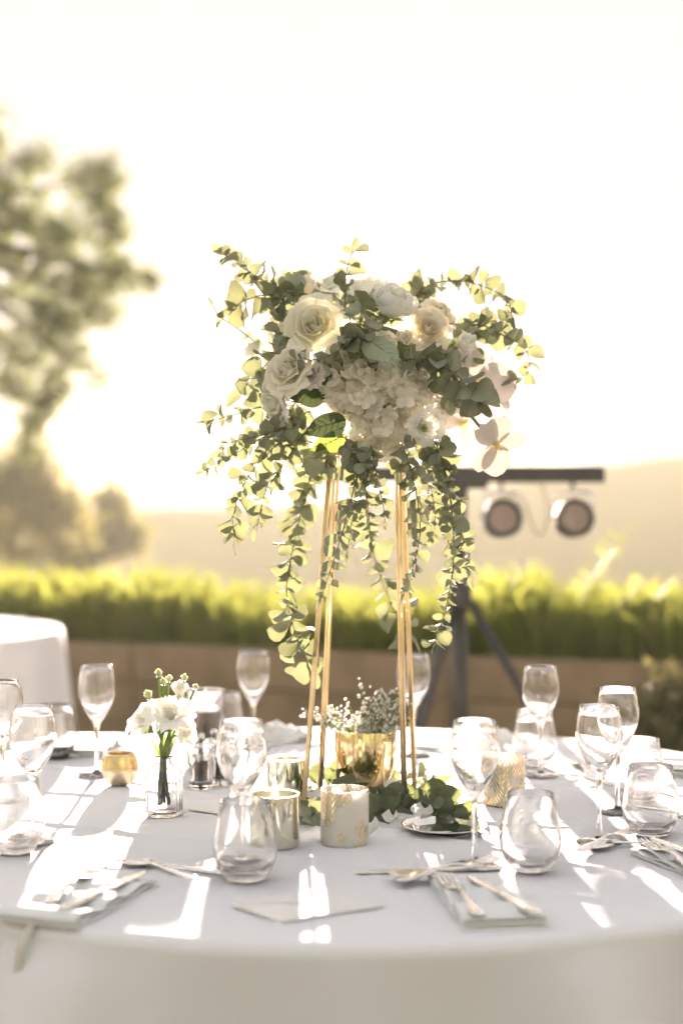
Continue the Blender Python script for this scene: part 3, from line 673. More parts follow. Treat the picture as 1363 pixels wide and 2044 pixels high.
def napq(label, pts, seed, layers=3):
    q = [T(*p) for p in pts]; c = sum(q, Vector()) / 4; ax = (q[1] - q[0] + q[2] - q[3]) / 2; bx = (q[3] - q[0] + q[2] - q[1]) / 2
    return napkin(label, c, math.atan2(ax.y, ax.x), ax.length, abs(bx.dot(Vector((-math.sin(math.atan2(ax.y, ax.x)), math.cos(math.atan2(ax.y, ax.x)), 0)))), layers, seed=seed)
napq('pale folded napkin at front right under a fork and knife', [(925, 1862), (845, 1762), (1010, 1755), (1098, 1852)], 2)
napq('folded napkin at front left near the table edge', [(-60, 1845), (180, 1762), (300, 1768), (200, 1852)], 3, 3)
napq('folded napkin at the right edge under a fork', [(1395, 1765), (1278, 1712), (1330, 1690), (1480, 1740)], 4)
napq('folded napkin at the rear left behind the gold bowl', [(85, 1512), (150, 1470), (250, 1478), (215, 1512)], 5)
napq('folded napkin at the far right rear of the table', [(1290, 1545), (1300, 1520), (1400, 1530), (1400, 1558)], 6)
def crumple(label, px, py, s, seed):
    g = random.Random(seed); ph = [g.random() * 6 for _ in range(8)]
    def f(u, v):
        a = v * 2 - 1; r_ = math.hypot(u, a)
        z = .030 * max(0, 1 - r_ * r_ * .8) + .012 * math.sin(u * 5 + ph[0] + a * 3) * math.sin(a * 6 + ph[1]) + .006 * math.sin(u * 13 + ph[2]) * math.sin(a * 11 + ph[3])
        return (u * s, a * s * .55, max(.001, z * (1 if r_ < 1 else max(.05, 2 - r_))))
    o = MB().grid(f, 34, 26).build('napkin', M['napkin']); o.location = T(px, py); return tag(o, label, 'napkin', 'crumpled napkins on the table')
crumple('crumpled white napkin at the rear left of the gold stand', 555, 1476, .075, 4); crumple('crumpled napkin at the rear right between wine glasses', 1000, 1490, .06, 9)
def card(name, label, pts, th, dz=0.0, flap=False):
    q = [T(*p, dz) for p in pts]; c = sum(q, Vector()) / len(q); c.z = TOP + .001
    mb = MB(); lo = [(p.x - c.x, p.y - c.y, .0012 + dz) for p in q]; hi = [(p.x - c.x, p.y - c.y, .0012 + dz + th) for p in q]; n = len(q)
    t = thing(name, label, 'envelope' if flap else 'card', c)
    mb.add(lo + hi, [tuple(range(n - 1, -1, -1)), tuple(range(n, 2 * n))] + [(i, (i + 1) % n, n + (i + 1) % n, n + i) for i in range(n)]); mb.build('body', M['paper'], t, False)
    if flap:
        m_ = MB(); a, b, cc = Vector(hi[0]), Vector(hi[3]), (Vector(hi[0]) + Vector(hi[1]) + Vector(hi[2]) + Vector(hi[3])) / 4
        m_.add([a + Vector((0, 0, .0004)), cc + Vector((0, 0, .0010)), b + Vector((0, 0, .0004))], [(0, 1, 2)]); m_.build('flap', M['paper'], t, False)
    return t
card('envelope', 'white envelope lying at the front centre of the table', [(462, 1811), (560, 1846), (768, 1813), (640, 1780)], .0035, .002, True)
card('menu_card', 'thin white card lying right of the bud vase', [(376, 1619), (520, 1640), (560, 1612), (430, 1598)], .0012)
rb = []
e0 = T(66, 1846) ; out_ = (e0 - TC); out_.z = 0; out_ = out_.normalized(); tg = Vector((-out_.y, out_.x, 0))
edge = TC + out_ * (TR + .012)
pth = [TC + out_ * (TR - .06) + Vector((0, 0, .006)), TC + out_ * (TR - .01) + Vector((0, 0, .005)), edge + out_ * .006 + Vector((0, 0, -.02)), edge + out_ * .012 + Vector((0, 0, -.045)), edge + out_ * .016 + Vector((0, 0, -.062))]
pth = catmull(pth, 5); mb = MB(); vs_ = []; fs_ = []
for i, p in enumerate(pth):
    for s in (-1, 1): vs_.append(p + tg * s * .0065)
for i in range(len(pth) - 1): fs_.append((2 * i, 2 * i + 1, 2 * i + 3, 2 * i + 2))
mb.add(vs_, fs_); o = mb.build('ribbon', M['ribbon']); sm = o.modifiers.new('thick', 'SOLIDIFY'); sm.thickness = .0008
tag(o, 'pale satin ribbon hanging over the table edge at front left', 'ribbon')

# ------------------------------------------------------------------ leaves and branches
def leaf_mesh(name, mat, aspect=0.95, cup=0.18, notch=1.0, nu=4, nv=6, tip=0.0):
    def f(u, v):
        v = (1 - math.cos(PI * v)) / 2
        w_ = math.sqrt(max(0.0, 1 - (2 * v ** (1 - tip * .5) - 1) ** 2)) * aspect * 0.5 * (1 - tip * v * .5) + .012
        x = u * w_; y = 0.06 + v * 0.94 - .10 * notch * (1 - abs(u)) * (1 - v)
        return (x, y, cup * (x * x * 2.2 - 0.25 * (v - .5) ** 2) + .16 * abs(x) * (1 if cup > 0 else -1) + 0.04 * math.sin(v * 4 + u * 2))
    mb = MB().grid(f, nu, nv); mb.tube([(0, 0, 0), (0, .07, .0)], .012, 4, False); return mb.mesh(name, mat)
EL = [leaf_mesh('leaf', M['euc'], a, c) for a, c in ((1.0, .25), (.92, .5), (1.05, -.3), (.85, .7))]
EN = [leaf_mesh('leaf', M['euc'], a, c, tip=.35) for a, c in ((.62, .3), (.5, .5))]
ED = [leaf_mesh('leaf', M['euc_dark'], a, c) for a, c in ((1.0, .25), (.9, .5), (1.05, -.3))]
def branch(label, pts, s0, s1, gap=0.020, lv=EL, group='eucalyptus branches of the bouquet', name='eucalyptus_branch', thick=.0013, mat='stem', narrow=0.15, skip=0.0):
    s0 *= 1.28; s1 *= 1.28; gap *= .92
    pts = [Vector(p) for p in pts]; path = catmull(pts, 8); t = thing(name, label, 'eucalyptus branch', pts[0], group=group); b = pts[0]
    n = len(path); MB().tube([p - b for p in path], [thick * (1 - .6 * i / (n - 1)) for i in range(n)], 6).build('stem', M[mat], t)
    L = [0.0]
    for i in range(1, n): L.append(L[-1] + (path[i] - path[i - 1]).length)
    s = L[-1] * skip + gap * .5; k = random.randint(0, 1); tot = L[-1]
    while s < tot:
        i = next(j for j in range(1, n) if L[j] >= s); f = (s - L[i - 1]) / max(1e-6, L[i] - L[i - 1]); p = path[i - 1].lerp(path[i], f)
        tg = (path[i] - path[i - 1]).normalized(); side = tg.orthogonal().normalized(); side.rotate(Quaternion(tg, k * PI / 2 + random.uniform(-.5, .5)))
        q = s / tot; sz = (s0 + (s1 - s0) * q)
        for sg in (-1, 1):
            d = (side * sg + tg * random.uniform(.1, .7) + Vector((0, 0, -.15)) + rv(.25)).normalized()
            nr = (tg * random.uniform(.3, 1.0) + rv(.9) + Vector((0, -.5, .1)))
            me = random.choice(EN) if (random.random() < narrow and lv is EL) else random.choice(lv)
            link('leaf', me, t, frame(p - b, d, nr, sz * random.uniform(.6, 1.3)))
        k += 1; s += gap * random.uniform(.8, 1.2) * (0.65 + 0.35 * (sz / s0))
    link('leaf', random.choice(EN if lv is EL else lv), t, frame(path[-1] - b, (path[-1] - path[-2]).normalized(), rv(), s1 * .9))
    return t

# ------------------------------------------------------------------ flower stand and bouquet core
BC = P(742, 745, 2.77)
fb = [T(603, 1617), T(809, 1615), T(830, 1589), T(637, 1591)]
st = thing('flower_stand', 'tall gold wire stand holding the bouquet above the table', 'flower stand', T(716, 1604))
so = Vector(st.location); ft = [P(657, 905, 2.715), P(796, 905, 2.715), P(806, 905, 2.83), P(670, 905, 2.83)]
for i in range(4):
    a, b = fb[i] - so, ft[i] - so; a.z = .003; s_ = (fb[(i + 1) % 4] - fb[i]).normalized(); q_ = (fb[(i - 1) % 4] - fb[i]).normalized()
    for d in (s_, q_):
        MB().tube([a + d * .004, b + d * .006], .0029, 8).build('rod', M['gold'], st)
for i in range(4):
    a, b = fb[i] - so, fb[(i + 1) % 4] - so; a.z = b.z = .0026; MB().tube([a, b], .0024, 8).build('base_bar', M['gold'], st)
    a, b = ft[i] - so, ft[(i + 1) % 4] - so; MB().tube([a, b], .0024, 8).build('top_bar', M['gold'], st)
zc = ft[0].z - so.z; cc = sum(ft, Vector()) / 4 - so
MB().lathe([(0, -.004), (.058, -.004), (.060, 0), (.058, .003), (0, .003)], 32, (cc.x, cc.y, zc + .006)).build('top_plate', M['gold'], st)
fo = MB(); sph = [(math.sin(PI * i / 12), -math.cos(PI * i / 12)) for i in range(13)]
fo.lathe([(max(0, r_) if 0 < i < 12 else 0, z) for i, (r_, z) in enumerate(sph)], 20, mod=lambda a, z: 1 + .06 * math.sin(a * 5 + z * 4))
fo.v = [(x * .105, y * .06, z * .085) for x, y, z in fo.v]; o = fo.build('floral_foam', M['moss']); o.location = BC + Vector((0, .015, .004)); tag(o, 'dark green mossy foam core at the heart of the bouquet', 'floral foam')

# ------------------------------------------------------------------ flowers
def petal_mesh(name, mat, r_mid, r_top, h, half, ruffle, seed, r0=.08, nu=8, nv=6, curl=0.0, notch=0.0):
    g = random.Random(seed); ph = g.random() * 6
    def f(u, v):
        sv = math.sin(v * PI / 2)
        r_ = r0 + (r_mid - r0) * min(1, sv * 1.15) if v < .6 else None
        a0 = r0 + (r_mid - r0) * min(1, math.sin(.6 * PI / 2) * 1.15)
        if r_ is None: r_ = a0 + (r_top - a0) * ((v - .6) / .4) ** 1.3
        z = h * (v ** .85)
        wv = half * (0.35 + 0.65 * math.sin(PI * (0.12 + 0.70 * v)))
        edge = abs(u) ** 2.2
        z -= h * .22 * edge * v; z -= notch * h * (1 - abs(u)) * v ** 6
        r_ += ruffle * math.sin(u * 7 + ph) * v ** 2 + edge * v * .05
        if v > .8: z -= curl * h * ((v - .8) / .2) ** 2; r_ += curl * .25 * ((v - .8) / .2)
        a = u * wv
        return (r_ * math.sin(a), r_ * math.cos(a), z)
    return MB().grid(f, nu, nv).mesh(name, mat)
def kit(mat, rings, seed):
    out = []
    for (n, rm, rt, h, half, ruf, curl) in rings:
        out.append((n, [petal_mesh('petal', mat, rm, rt, h, half, ruf, seed + i * 7 + int(rm * 100), curl=curl) for i in range(2)]))
    return out
def rings_rose(o=1.0):
    return [(3, .10, .07, .98, 2.0, .005, 0), (3, .20, .15, 1.0, 1.5, .01, 0), (4, .32, .27, 1.0, 1.2, .012, .03), (5, .46, .45, .97, .95, .015, .06), (5, .62, .66 * o, .90, .85, .02, .12), (6, .78, .92 * o, .80, .72, .025, .22), (5, .88, 1.1 * o, .62, .68, .03, .25)]
def rings_peony():
    return [(3, .15, .10, .95, 1.6, .02, 0), (4, .35, .25, 1.05, 1.1, .03, 0), (5, .55, .42, 1.1, .95, .03, 0), (5, .78, .62, 1.12, .9, .03, 0), (6, .98, .86, 1.0, .75, .03, .05)]
def rings_lis():
    return [(3, .12, .12, .80, 1.6, .03, .0), (4, .28, .34, .85, 1.1, .05, .08), (5, .48, .66, .85, .9, .07, .18), (5, .62, 1.05, .80, .78, .09, .28)]
def rings_bud():
    return [(3, .16, .10, 1.25, 1.8, .005, 0), (3, .28, .20, 1.3, 1.5, .01, 0), (4, .42, .38, 1.2, 1.1, .015, .05), (4, .52, .58, 1.05, .9, .02, .14)]
KITS = {('rose', 'rose'): kit(M['rose'], rings_rose(), 1), ('rose', 'rose_cream'): kit(M['rose_cream'], rings_rose(.95), 2), ('peony', 'white'): kit(M['white'], rings_peony(), 3),
        ('lis', 'white'): kit(M['white'], rings_lis(), 4), ('lis', 'orchid'): kit(M['orchid'], rings_lis(), 5), ('bud', 'rose_cream'): kit(M['rose_cream'], rings_bud(), 6), ('bud', 'white'): kit(M['white'], rings_bud(), 7), ('rose', 'white'): kit(M['white'], rings_rose(1.05), 8), ('bud', 'bud'): kit(M['bud'], rings_bud(), 9)}
sep_mesh = MB().grid(lambda u, v: (u * .16 * math.sin(PI * min(.98, v + .15)), .1 + .45 * v + .15 * v * v, -.05 + .35 * v - .25 * v * v), 2, 4).mesh('sepal', M['green_stem'])
def flower(name, label, cat, pos, axis, rad, k, group=None, stem_to=None):
    ax = Vector(axis).normalized(); t = thing(name, label, cat, pos, group=group); t.rotation_mode = 'QUATERNION'; t.rotation_quaternion = Vector((0, 0, 1)).rotation_difference(ax); t.scale = (rad, rad, rad)
    off = random.random() * 6
    for ri, (n, ms) in enumerate(KITS[k]):
        for i in range(n):
            a = off + 2 * PI * i / n + ri * .7 + random.uniform(-.12, .12)
            m_ = Matrix.Rotation(a, 4, 'Z') @ Matrix.Rotation(random.uniform(-.05, .05), 4, 'X') @ Matrix.Scale(random.uniform(.94, 1.05), 4)
            link('petal', ms[i % 2], t, m_)
    for i in range(5): link('sepal', sep_mesh, t, Matrix.Rotation(i * 2 * PI / 5 + off, 4, 'Z'))
    if stem_to is not None:
        rot = t.rotation_quaternion.to_matrix().to_4x4(); inv = (Matrix.Translation(pos) @ rot @ Matrix.Scale(rad, 4)).inverted()
        e = inv @ Vector(stem_to); m1 = Vector((0, 0, -.8)); m1 = m1.lerp(e, .25)
        MB().tube(catmull([(0, 0, .02), m1, e], 6), .0021 / rad, 7).build('stem', M['green_stem'], t)
    return t
def out(p, tow=0.10, up=0.03): v = Vector(p) - BC; return v + Vector((0, -tow, up))
G = 'white flowers of the tall bouquet'
def fl(name, lab, cat, px, py, Y, rpx, k, axis=None):
    p = P(px, py, Y); rad = rpx * 1.12 * Y / F; ax = Vector(axis) if axis else out(p); axn = ax.normalized()
    return flower(name, lab, cat, p - axn * rad * .55, axn, rad, k, G)
fl('rose', 'largest open white rose at the upper left of the bouquet', 'rose', 630, 648, 2.64, 52, ('rose', 'rose'), (-.15, -1, .30))
fl('rose', 'white rose peeking out behind the largest rose at its left', 'rose', 596, 640, 2.74, 40, ('rose', 'rose'), (-.8, -.3, .5))
fl('rose', 'small cream rose at the top left rim of the bouquet', 'rose', 614, 572, 2.80, 32, ('bud', 'rose_cream'), (-.35, -.5, .9))
fl('rose', 'half hidden white rose at the top, left of the peony', 'rose', 662, 566, 2.86, 36, ('rose', 'white'), (-.1, -.5, .9))
fl('peony', 'round white peony with cupped petals at the top right', 'peony', 785, 608, 2.66, 48, ('peony', 'white'), (.25, -.55, .9))
fl('peony', 'white peony behind, at the very top of the bouquet', 'peony', 738, 582, 2.78, 48, ('peony', 'white'), (0, -.4, .9))
fl('rose', 'cream spray rose with tightly swirled centre, right of the peony', 'rose', 856, 655, 2.66, 40, ('rose', 'rose_cream'), (.30, -1, .25))
fl('rose', 'cream spray rose behind the swirled one at upper right', 'rose', 878, 626, 2.74, 34, ('rose', 'rose_cream'), (.5, -.7, .5))
fl('rosebud', 'small half-open cream rosebud below the peony', 'rosebud', 808, 676, 2.63, 26, ('bud', 'rose_cream'), (.15, -.9, .6))
fl('rosebud', 'small cream rosebud tucked between peony and spray rose', 'rosebud', 828, 632, 2.68, 20, ('bud', 'rose_cream'), (.2, -.5, .9))
fl('rose', 'white rose at the left side above the dark leaves', 'rose', 574, 738, 2.60, 44, ('rose', 'rose'), (-.55, -.8, .35))
fl('rose', 'white rose low on the left, partly behind eucalyptus', 'rose', 546, 802, 2.64, 38, ('rose', 'white'), (-.8, -.5, -.2))
fl('lisianthus', 'pale pinkish lisianthus facing outward at the far left', 'lisianthus', 506, 694, 2.76, 30, ('bud', 'white'), (-.7, -.2, -.9))
fl('lisianthus', 'small round white lisianthus below the largest rose', 'lisianthus', 618, 748, 2.62, 24, ('lis', 'orchid'), (-.1, -1, -.25))
fl('rose', 'white flower behind the pale veined leaf', 'rose', 762, 688, 2.66, 30, ('peony', 'white'), (0, -.8, .7))
fl('lisianthus', 'white lisianthus seen from the side at the right', 'lisianthus', 925, 684, 2.70, 33, ('bud', 'white'), (.8, -.4, .35))
fl('lisianthus_bud', 'long closed green-white bud pointing right', 'bud', 978, 680, 2.70, 15, ('bud', 'bud'), (1, -.2, .35))
fl('lisianthus', 'flat white flower with green bud in front, under the hydrangeas on the right', 'lisianthus', 850, 852, 2.60, 32, ('lis', 'white'), (.3, -1, -.2))
fl('lisianthus_bud', 'small green bud in front of the flat white flower', 'bud', 846, 856, 2.565, 11, ('bud', 'bud'), (-.1, -1, .1))
fl('lisianthus_bud', 'small pale green bud below the dark leaf at the bottom left', 'bud', 678, 862, 2.60, 14, ('bud', 'bud'), (-.7, -.7, -.5))
fl('lisianthus_bud', 'slim pointed bud beside the small top left rose', 'bud', 645, 590, 2.72, 13, ('bud', 'bud'), (-.5, -.3, .9))

# hydrangeas
def floret_mesh(seed):
    g = random.Random(seed); mb = MB()
    for k in range(4):
        a = k * PI / 2 + g.uniform(-.15, .15); tilt = g.uniform(.15, .8); ph = g.random() * 6; cs, sn = math.cos(a), math.sin(a)
        def f(u, v):
            w_ = .46 * math.sin(PI * (.12 + .72 * v)); x = u * w_; y = .05 + v * .85; z = tilt * v * v * .7 - .18 * u * u * v + .09 * math.sin(u * 5 + ph) * v
            return (x * cs - y * sn, x * sn + y * cs, z)
        mb.grid(f, 4, 3)
    return mb.mesh('floret', M['hyd'])
FLO = [floret_mesh(s) for s in range(4)]
def hydrangea(label, c, rx, ry, rz_, n, fs=.016, front=True):
    t = thing('hydrangea', label, 'hydrangea', c, group='hydrangea heads of the bouquet'); co = MB(); co.lathe([(max(0, r_) if 0 < i < 12 else 0, z) for i, (r_, z) in enumerate(sph)], 16)
    co.v = [(x * rx * .66, y * ry * .66, z * rz_ * .66) for x, y, z in co.v]; co.build('core', M['bud'], t)  # added core; its darker green stands in for shade between florets
    for i in range(n):
        z = 1 - 2 * (i + .5) / n; a = i * 2.39996; r_ = math.sqrt(1 - z * z); d = Vector((r_ * math.cos(a), r_ * math.sin(a), z)) + rv(.10)
        bump = 1 + .11 * math.sin(d.x * 6 + 1) * math.sin(d.z * 7) + random.uniform(-.05, .05)
        p = Vector((d.x * rx, d.y * ry, d.z * rz_)) * .93 * bump
        nrm = Vector((d.x / rx, d.y / ry, d.z / rz_)).normalized() + rv(.62)
        link('floret', random.choice(FLO), t, frame(p, nrm.orthogonal(), nrm, 1) @ Matrix.Rotation(random.uniform(0, 6), 4, 'Z') @ Matrix.Scale(fs * random.uniform(.85, 1.25), 4))
    return t
hydrangea('large cream hydrangea head at the front centre of the bouquet', P(756, 786, 2.66), .094, .060, .052, 180, .0192)
hydrangea('smaller hydrangea head just below the large one', P(765, 866, 2.66), .056, .048, .038, 84, .0182)
hydrangea('hydrangea head on the left rim behind the white roses', P(578, 664, 2.80), .040, .040, .042, 70, .015)

# orchids
def tep(wd_, ln, mat, cup, seed):
    return MB().grid(lambda u, v: (u * wd_ * math.sin(PI * (.06 + .86 * v)) ** .7, v * ln, cup * v * v - .12 * u * u * v + .03 * math.sin(u * 4 + v * 5 + seed)), 6, 6).mesh('petal', mat)
OP, OS = tep(.56, 1.0, M['orchid'], .16, 1), tep(.34, 1.0, M['orchid'], .10, 2)
lipm = MB().lathe([(0, -.02), (.10, .02), (.14, .14), (.09, .26), (0, .30)], 10, mod=lambda a, z: 1 + .35 * math.sin(2 * a)).mesh('lip', M['orchid_lip'])
def orchid(label, px, py, Y, rpx, axis, roll=0.0):
    t = thing('orchid', label, 'orchid', P(px, py, Y), group='white orchids on the right of the bouquet'); ax = Vector(axis).normalized()
    t.rotation_mode = 'QUATERNION'; t.rotation_quaternion = Vector((0, 0, 1)).rotation_difference(ax) @ Quaternion((0, 0, 1), roll); s = rpx * 1.3 * Y / F; t.scale = (s, s, s)
    for a in (PI / 2, -PI / 2): link('petal', OP, t, Matrix.Rotation(a, 4, 'Z') @ Matrix.Translation((0, .04, .03)))
    for a in (0, 2.3, -2.3): link('sepal', OS, t, Matrix.Rotation(a, 4, 'Z') @ Matrix.Translation((0, .04, 0)))
    link('lip', lipm, t); return t
orchid('large white orchid at the right, behind the grey-green leaves', 948, 765, 2.76, 62, (.25, -.9, .25), .3)
orchid('white orchid at the right rim, turned away', 985, 775, 2.82, 50, (.9, -.5, .2), 1.0)
orchid('white orchid below the grey-green leaves at the lower right', 922, 842, 2.74, 50, (.1, -.9, -.35), -.4)
orchid('pinkish orchid at the outer end of its stalk, hanging lowest right', 990, 888, 2.70, 48, (.35, -.75, -.4), -.9)
orchid('white orchid between the spray roses and the grey-green leaves', 908, 752, 2.76, 50, (.1, -.95, .1), 2.0)
orchid('small orchid tucked under the right side leaves', 890, 800, 2.72, 36, (.2, -.9, 0), .8)
sk = [P(900, 760, 2.72), P(930, 815, 2.70), P(960, 855, 2.69), P(985, 876, 2.69)]
tag(MB().tube(catmull(sk, 6), [.0028] * 18 + [.002], 8).build('orchid_stalk', M['green_stem']), 'curved green orchid stalk leading to the lowest orchid', 'stalk')

# big leaves
def big_leaf(label, a, b, Ya, Yb, width, mat, nrm, serr=0.05, veins=True, name='hydrangea_leaf'):
    p, q = P(*a, Ya), P(*b, Yb); L = (q - p).length; t = thing(name, label, 'leaf', p, group='broad leaves of the bouquet'); ph = random.random() * 6
    def sh(u, v):
        w_ = width * L * math.sin(PI * min(.985, .04 + v ** .75)) ** .85 if v < 1 else .001
        w_ *= 1 + (serr * math.sin(v * 95) if abs(u) > .9 else 0)
        return Vector((u * w_, v * L, L * (.10 * math.sin(v * 2.6) - .35 * (u * w_ / L) ** 2 * 2 + .012 * math.sin(u * 6 + v * 14 + ph)) + L * .03 * abs(u)))
    mw = frame(Vector(), q - p, Vector(nrm)); bl = MB().grid(sh, 8, 30).build('blade', mat, t); bl.matrix_local = mw
    if veins:
        mb = MB(); mb.tube([sh(0, v) + Vector((0, 0, .0007)) for v in (0, .25, .5, .75, .97)], [.0011, .0009, .0007, .0005, .0003], 5)
        for v0 in (.14, .28, .42, .56, .70):
            for s in (-1, 1): mb.tube([sh(s * .02 + s * .9 * k / 4, min(.97, v0 + .17 * k / 4)) + Vector((0, 0, .0005)) for k in range(5)], [.0006, .0005, .0005, .0004, .0003], 4)
        v_ = mb.build('vein', M['vein'] if mat is M['hyleaf_pale'] else mat, t); v_.matrix_local = mw
    return t
big_leaf('pale green veined leaf folded over the top of the large hydrangea', (733, 676), (797, 738), 2.60, 2.57, .36, M['hyleaf_pale'], (.35, -.9, .35))
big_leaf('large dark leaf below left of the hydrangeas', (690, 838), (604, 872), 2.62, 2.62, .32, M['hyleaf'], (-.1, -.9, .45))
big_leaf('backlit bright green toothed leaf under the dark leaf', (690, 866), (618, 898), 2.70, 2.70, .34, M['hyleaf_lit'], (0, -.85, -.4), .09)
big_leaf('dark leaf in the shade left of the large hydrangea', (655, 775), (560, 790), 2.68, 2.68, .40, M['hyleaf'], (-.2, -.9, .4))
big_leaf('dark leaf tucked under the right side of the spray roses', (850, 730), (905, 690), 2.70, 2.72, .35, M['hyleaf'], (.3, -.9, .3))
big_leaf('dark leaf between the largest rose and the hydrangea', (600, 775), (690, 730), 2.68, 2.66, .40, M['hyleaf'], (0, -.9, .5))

# trailing and standing eucalyptus
def br(label, pts, s0, s1, gap=.019, **k): return branch(label, [P(*p) for p in pts], s0, s1, gap, **k)
br('eucalyptus branch reaching to the upper left corner of the bouquet', [(610, 600, 2.78), (555, 575, 2.76), (500, 545, 2.75), (445, 505, 2.75)], .030, .022, .014)
br('eucalyptus sprig with broad leaves curving left below the upper left branch', [(590, 610, 2.78), (540, 590, 2.74), (500, 595, 2.73), (468, 612, 2.73)], .030, .032, .018)
br('thin leafless twig with a bud at the far left', [(520, 690, 2.77), (480, 660, 2.76), (440, 632, 2.76), (425, 610, 2.76)], .010, .018, .06)
br('eucalyptus branch with large leaves on the left flank', [(590, 690, 2.72), (545, 715, 2.70), (510, 750, 2.70), (482, 780, 2.70)], .030, .034, .018)
br('eucalyptus branch stretching farthest left at mid height', [(600, 800, 2.70), (530, 810, 2.67), (460, 830, 2.66), (408, 842, 2.66)], .028, .018, .020)
br('eucalyptus branch drooping to the far lower left', [(610, 840, 2.70), (540, 865, 2.66), (470, 905, 2.64), (408, 938, 2.64)], .028, .016, .017)
br('eucalyptus branch trailing down the left side', [(600, 850, 2.72), (545, 895, 2.70), (490, 960, 2.68), (466, 1030, 2.67), (468, 1080, 2.67)], .028, .022, .018)
br('eucalyptus branch hanging left of the long left trail', [(610, 860, 2.70), (570, 920, 2.67), (530, 985, 2.66), (512, 1055, 2.66)], .027, .020, .018)
br('small eucalyptus sprig pointing left, under the left flank', [(590, 850, 2.66), (520, 870, 2.63), (470, 880, 2.62), (440, 900, 2.62)], .026, .018, .019)
br('long heavy eucalyptus trail hanging lowest on the left', [(640, 880, 2.76), (612, 980, 2.74), (588, 1080, 2.74), (572, 1180, 2.74), (590, 1265, 2.73), (618, 1335, 2.73)], .027, .034, .015)
br('eucalyptus trail hanging beside the left gold rods', [(725, 895, 2.64), (700, 1000, 2.62), (672, 1100, 2.61), (640, 1195, 2.61)], .024, .021, .026)
br('eucalyptus trail hanging in the middle, left of centre', [(720, 890, 2.65), (712, 960, 2.64), (700, 1050, 2.64), (692, 1110, 2.64)], .023, .014, .019)
br('eucalyptus trail hanging in the middle, right of centre', [(700, 880, 2.63), (725, 950, 2.61), (735, 1020, 2.61), (740, 1080, 2.61)], .024, .013, .020)
br('short eucalyptus trail between the gold rods', [(740, 890, 2.62), (752, 950, 2.60), (765, 1010, 2.60), (768, 1040, 2.60)], .021, .014, .021)
br('eucalyptus trail behind the rods curving to the right', [(725, 920, 2.84), (735, 1050, 2.86), (752, 1130, 2.86), (785, 1215, 2.86), (815, 1265, 2.86)], .024, .036, .024)
br('eucalyptus trail along the right gold rods', [(800, 880, 2.62), (825, 960, 2.60), (838, 1040, 2.60), (830, 1110, 2.60), (806, 1185, 2.60)], .025, .018, .019)
br('long eucalyptus trail hanging lowest on the right', [(865, 870, 2.64), (890, 950, 2.62), (903, 1040, 2.62), (905, 1120, 2.62), (890, 1210, 2.62), (868, 1285, 2.62)], .026, .018, .018)
br('eucalyptus trail behind the long right one', [(860, 880, 2.74), (895, 980, 2.74), (915, 1070, 2.74), (935, 1145, 2.74)], .026, .028, .020)
br('eucalyptus trail between the right rods and the long right trail', [(840, 880, 2.72), (855, 950, 2.72), (868, 1030, 2.73), (860, 1070, 2.73)], .025, .018, .018)
br('eucalyptus branch arching over at the upper right', [(815, 620, 2.80), (845, 575, 2.78), (905, 560, 2.77), (965, 572, 2.76), (1010, 598, 2.76), (1022, 635, 2.76)], .028, .022, .018)
br('eucalyptus branch reaching farthest right with curling tip', [(890, 680, 2.78), (950, 648, 2.77), (1000, 668, 2.76), (1045, 692, 2.76), (1055, 740, 2.76), (1020, 760, 2.76)], .030, .018, .021)
br('eucalyptus sprig with bright leaves above the side-facing lisianthus', [(900, 680, 2.82), (940, 660, 2.80), (985, 640, 2.80), (1000, 660, 2.80)], .032, .026, .017)
br('upright eucalyptus twig at the very top', [(690, 640, 2.66), (688, 585, 2.68), (692, 540, 2.70), (704, 500, 2.70)], .022, .022, .022)
br('eucalyptus sprig crossing the centre below the peony', [(690, 700, 2.62), (715, 660, 2.60), (722, 620, 2.61), (735, 595, 2.63)], .030, .022, .015)
br('eucalyptus sprig lying below the largest rose', [(735, 660, 2.60), (690, 690, 2.58), (645, 715, 2.58), (590, 720, 2.59)], .027, .018, .017)
br('grey-green eucalyptus sprig over the large orchid', [(860, 735, 2.64), (900, 740, 2.62), (935, 775, 2.60), (955, 800, 2.60)], .030, .032, .016)
br('eucalyptus sprig under the spray roses at right', [(800, 720, 2.64), (845, 715, 2.63), (890, 725, 2.63)], .028, .024, .016)
br('eucalyptus sprig hanging under the lower hydrangea', [(690, 870, 2.62), (700, 900, 2.60), (725, 925, 2.60), (740, 945, 2.60)], .024, .018, .016)
br('eucalyptus sprig under the flat white flower at right', [(820, 860, 2.66), (865, 890, 2.64), (885, 925, 2.63), (880, 960, 2.63)], .028, .022, .016)
GS = 'short eucalyptus sprigs between the flowers'
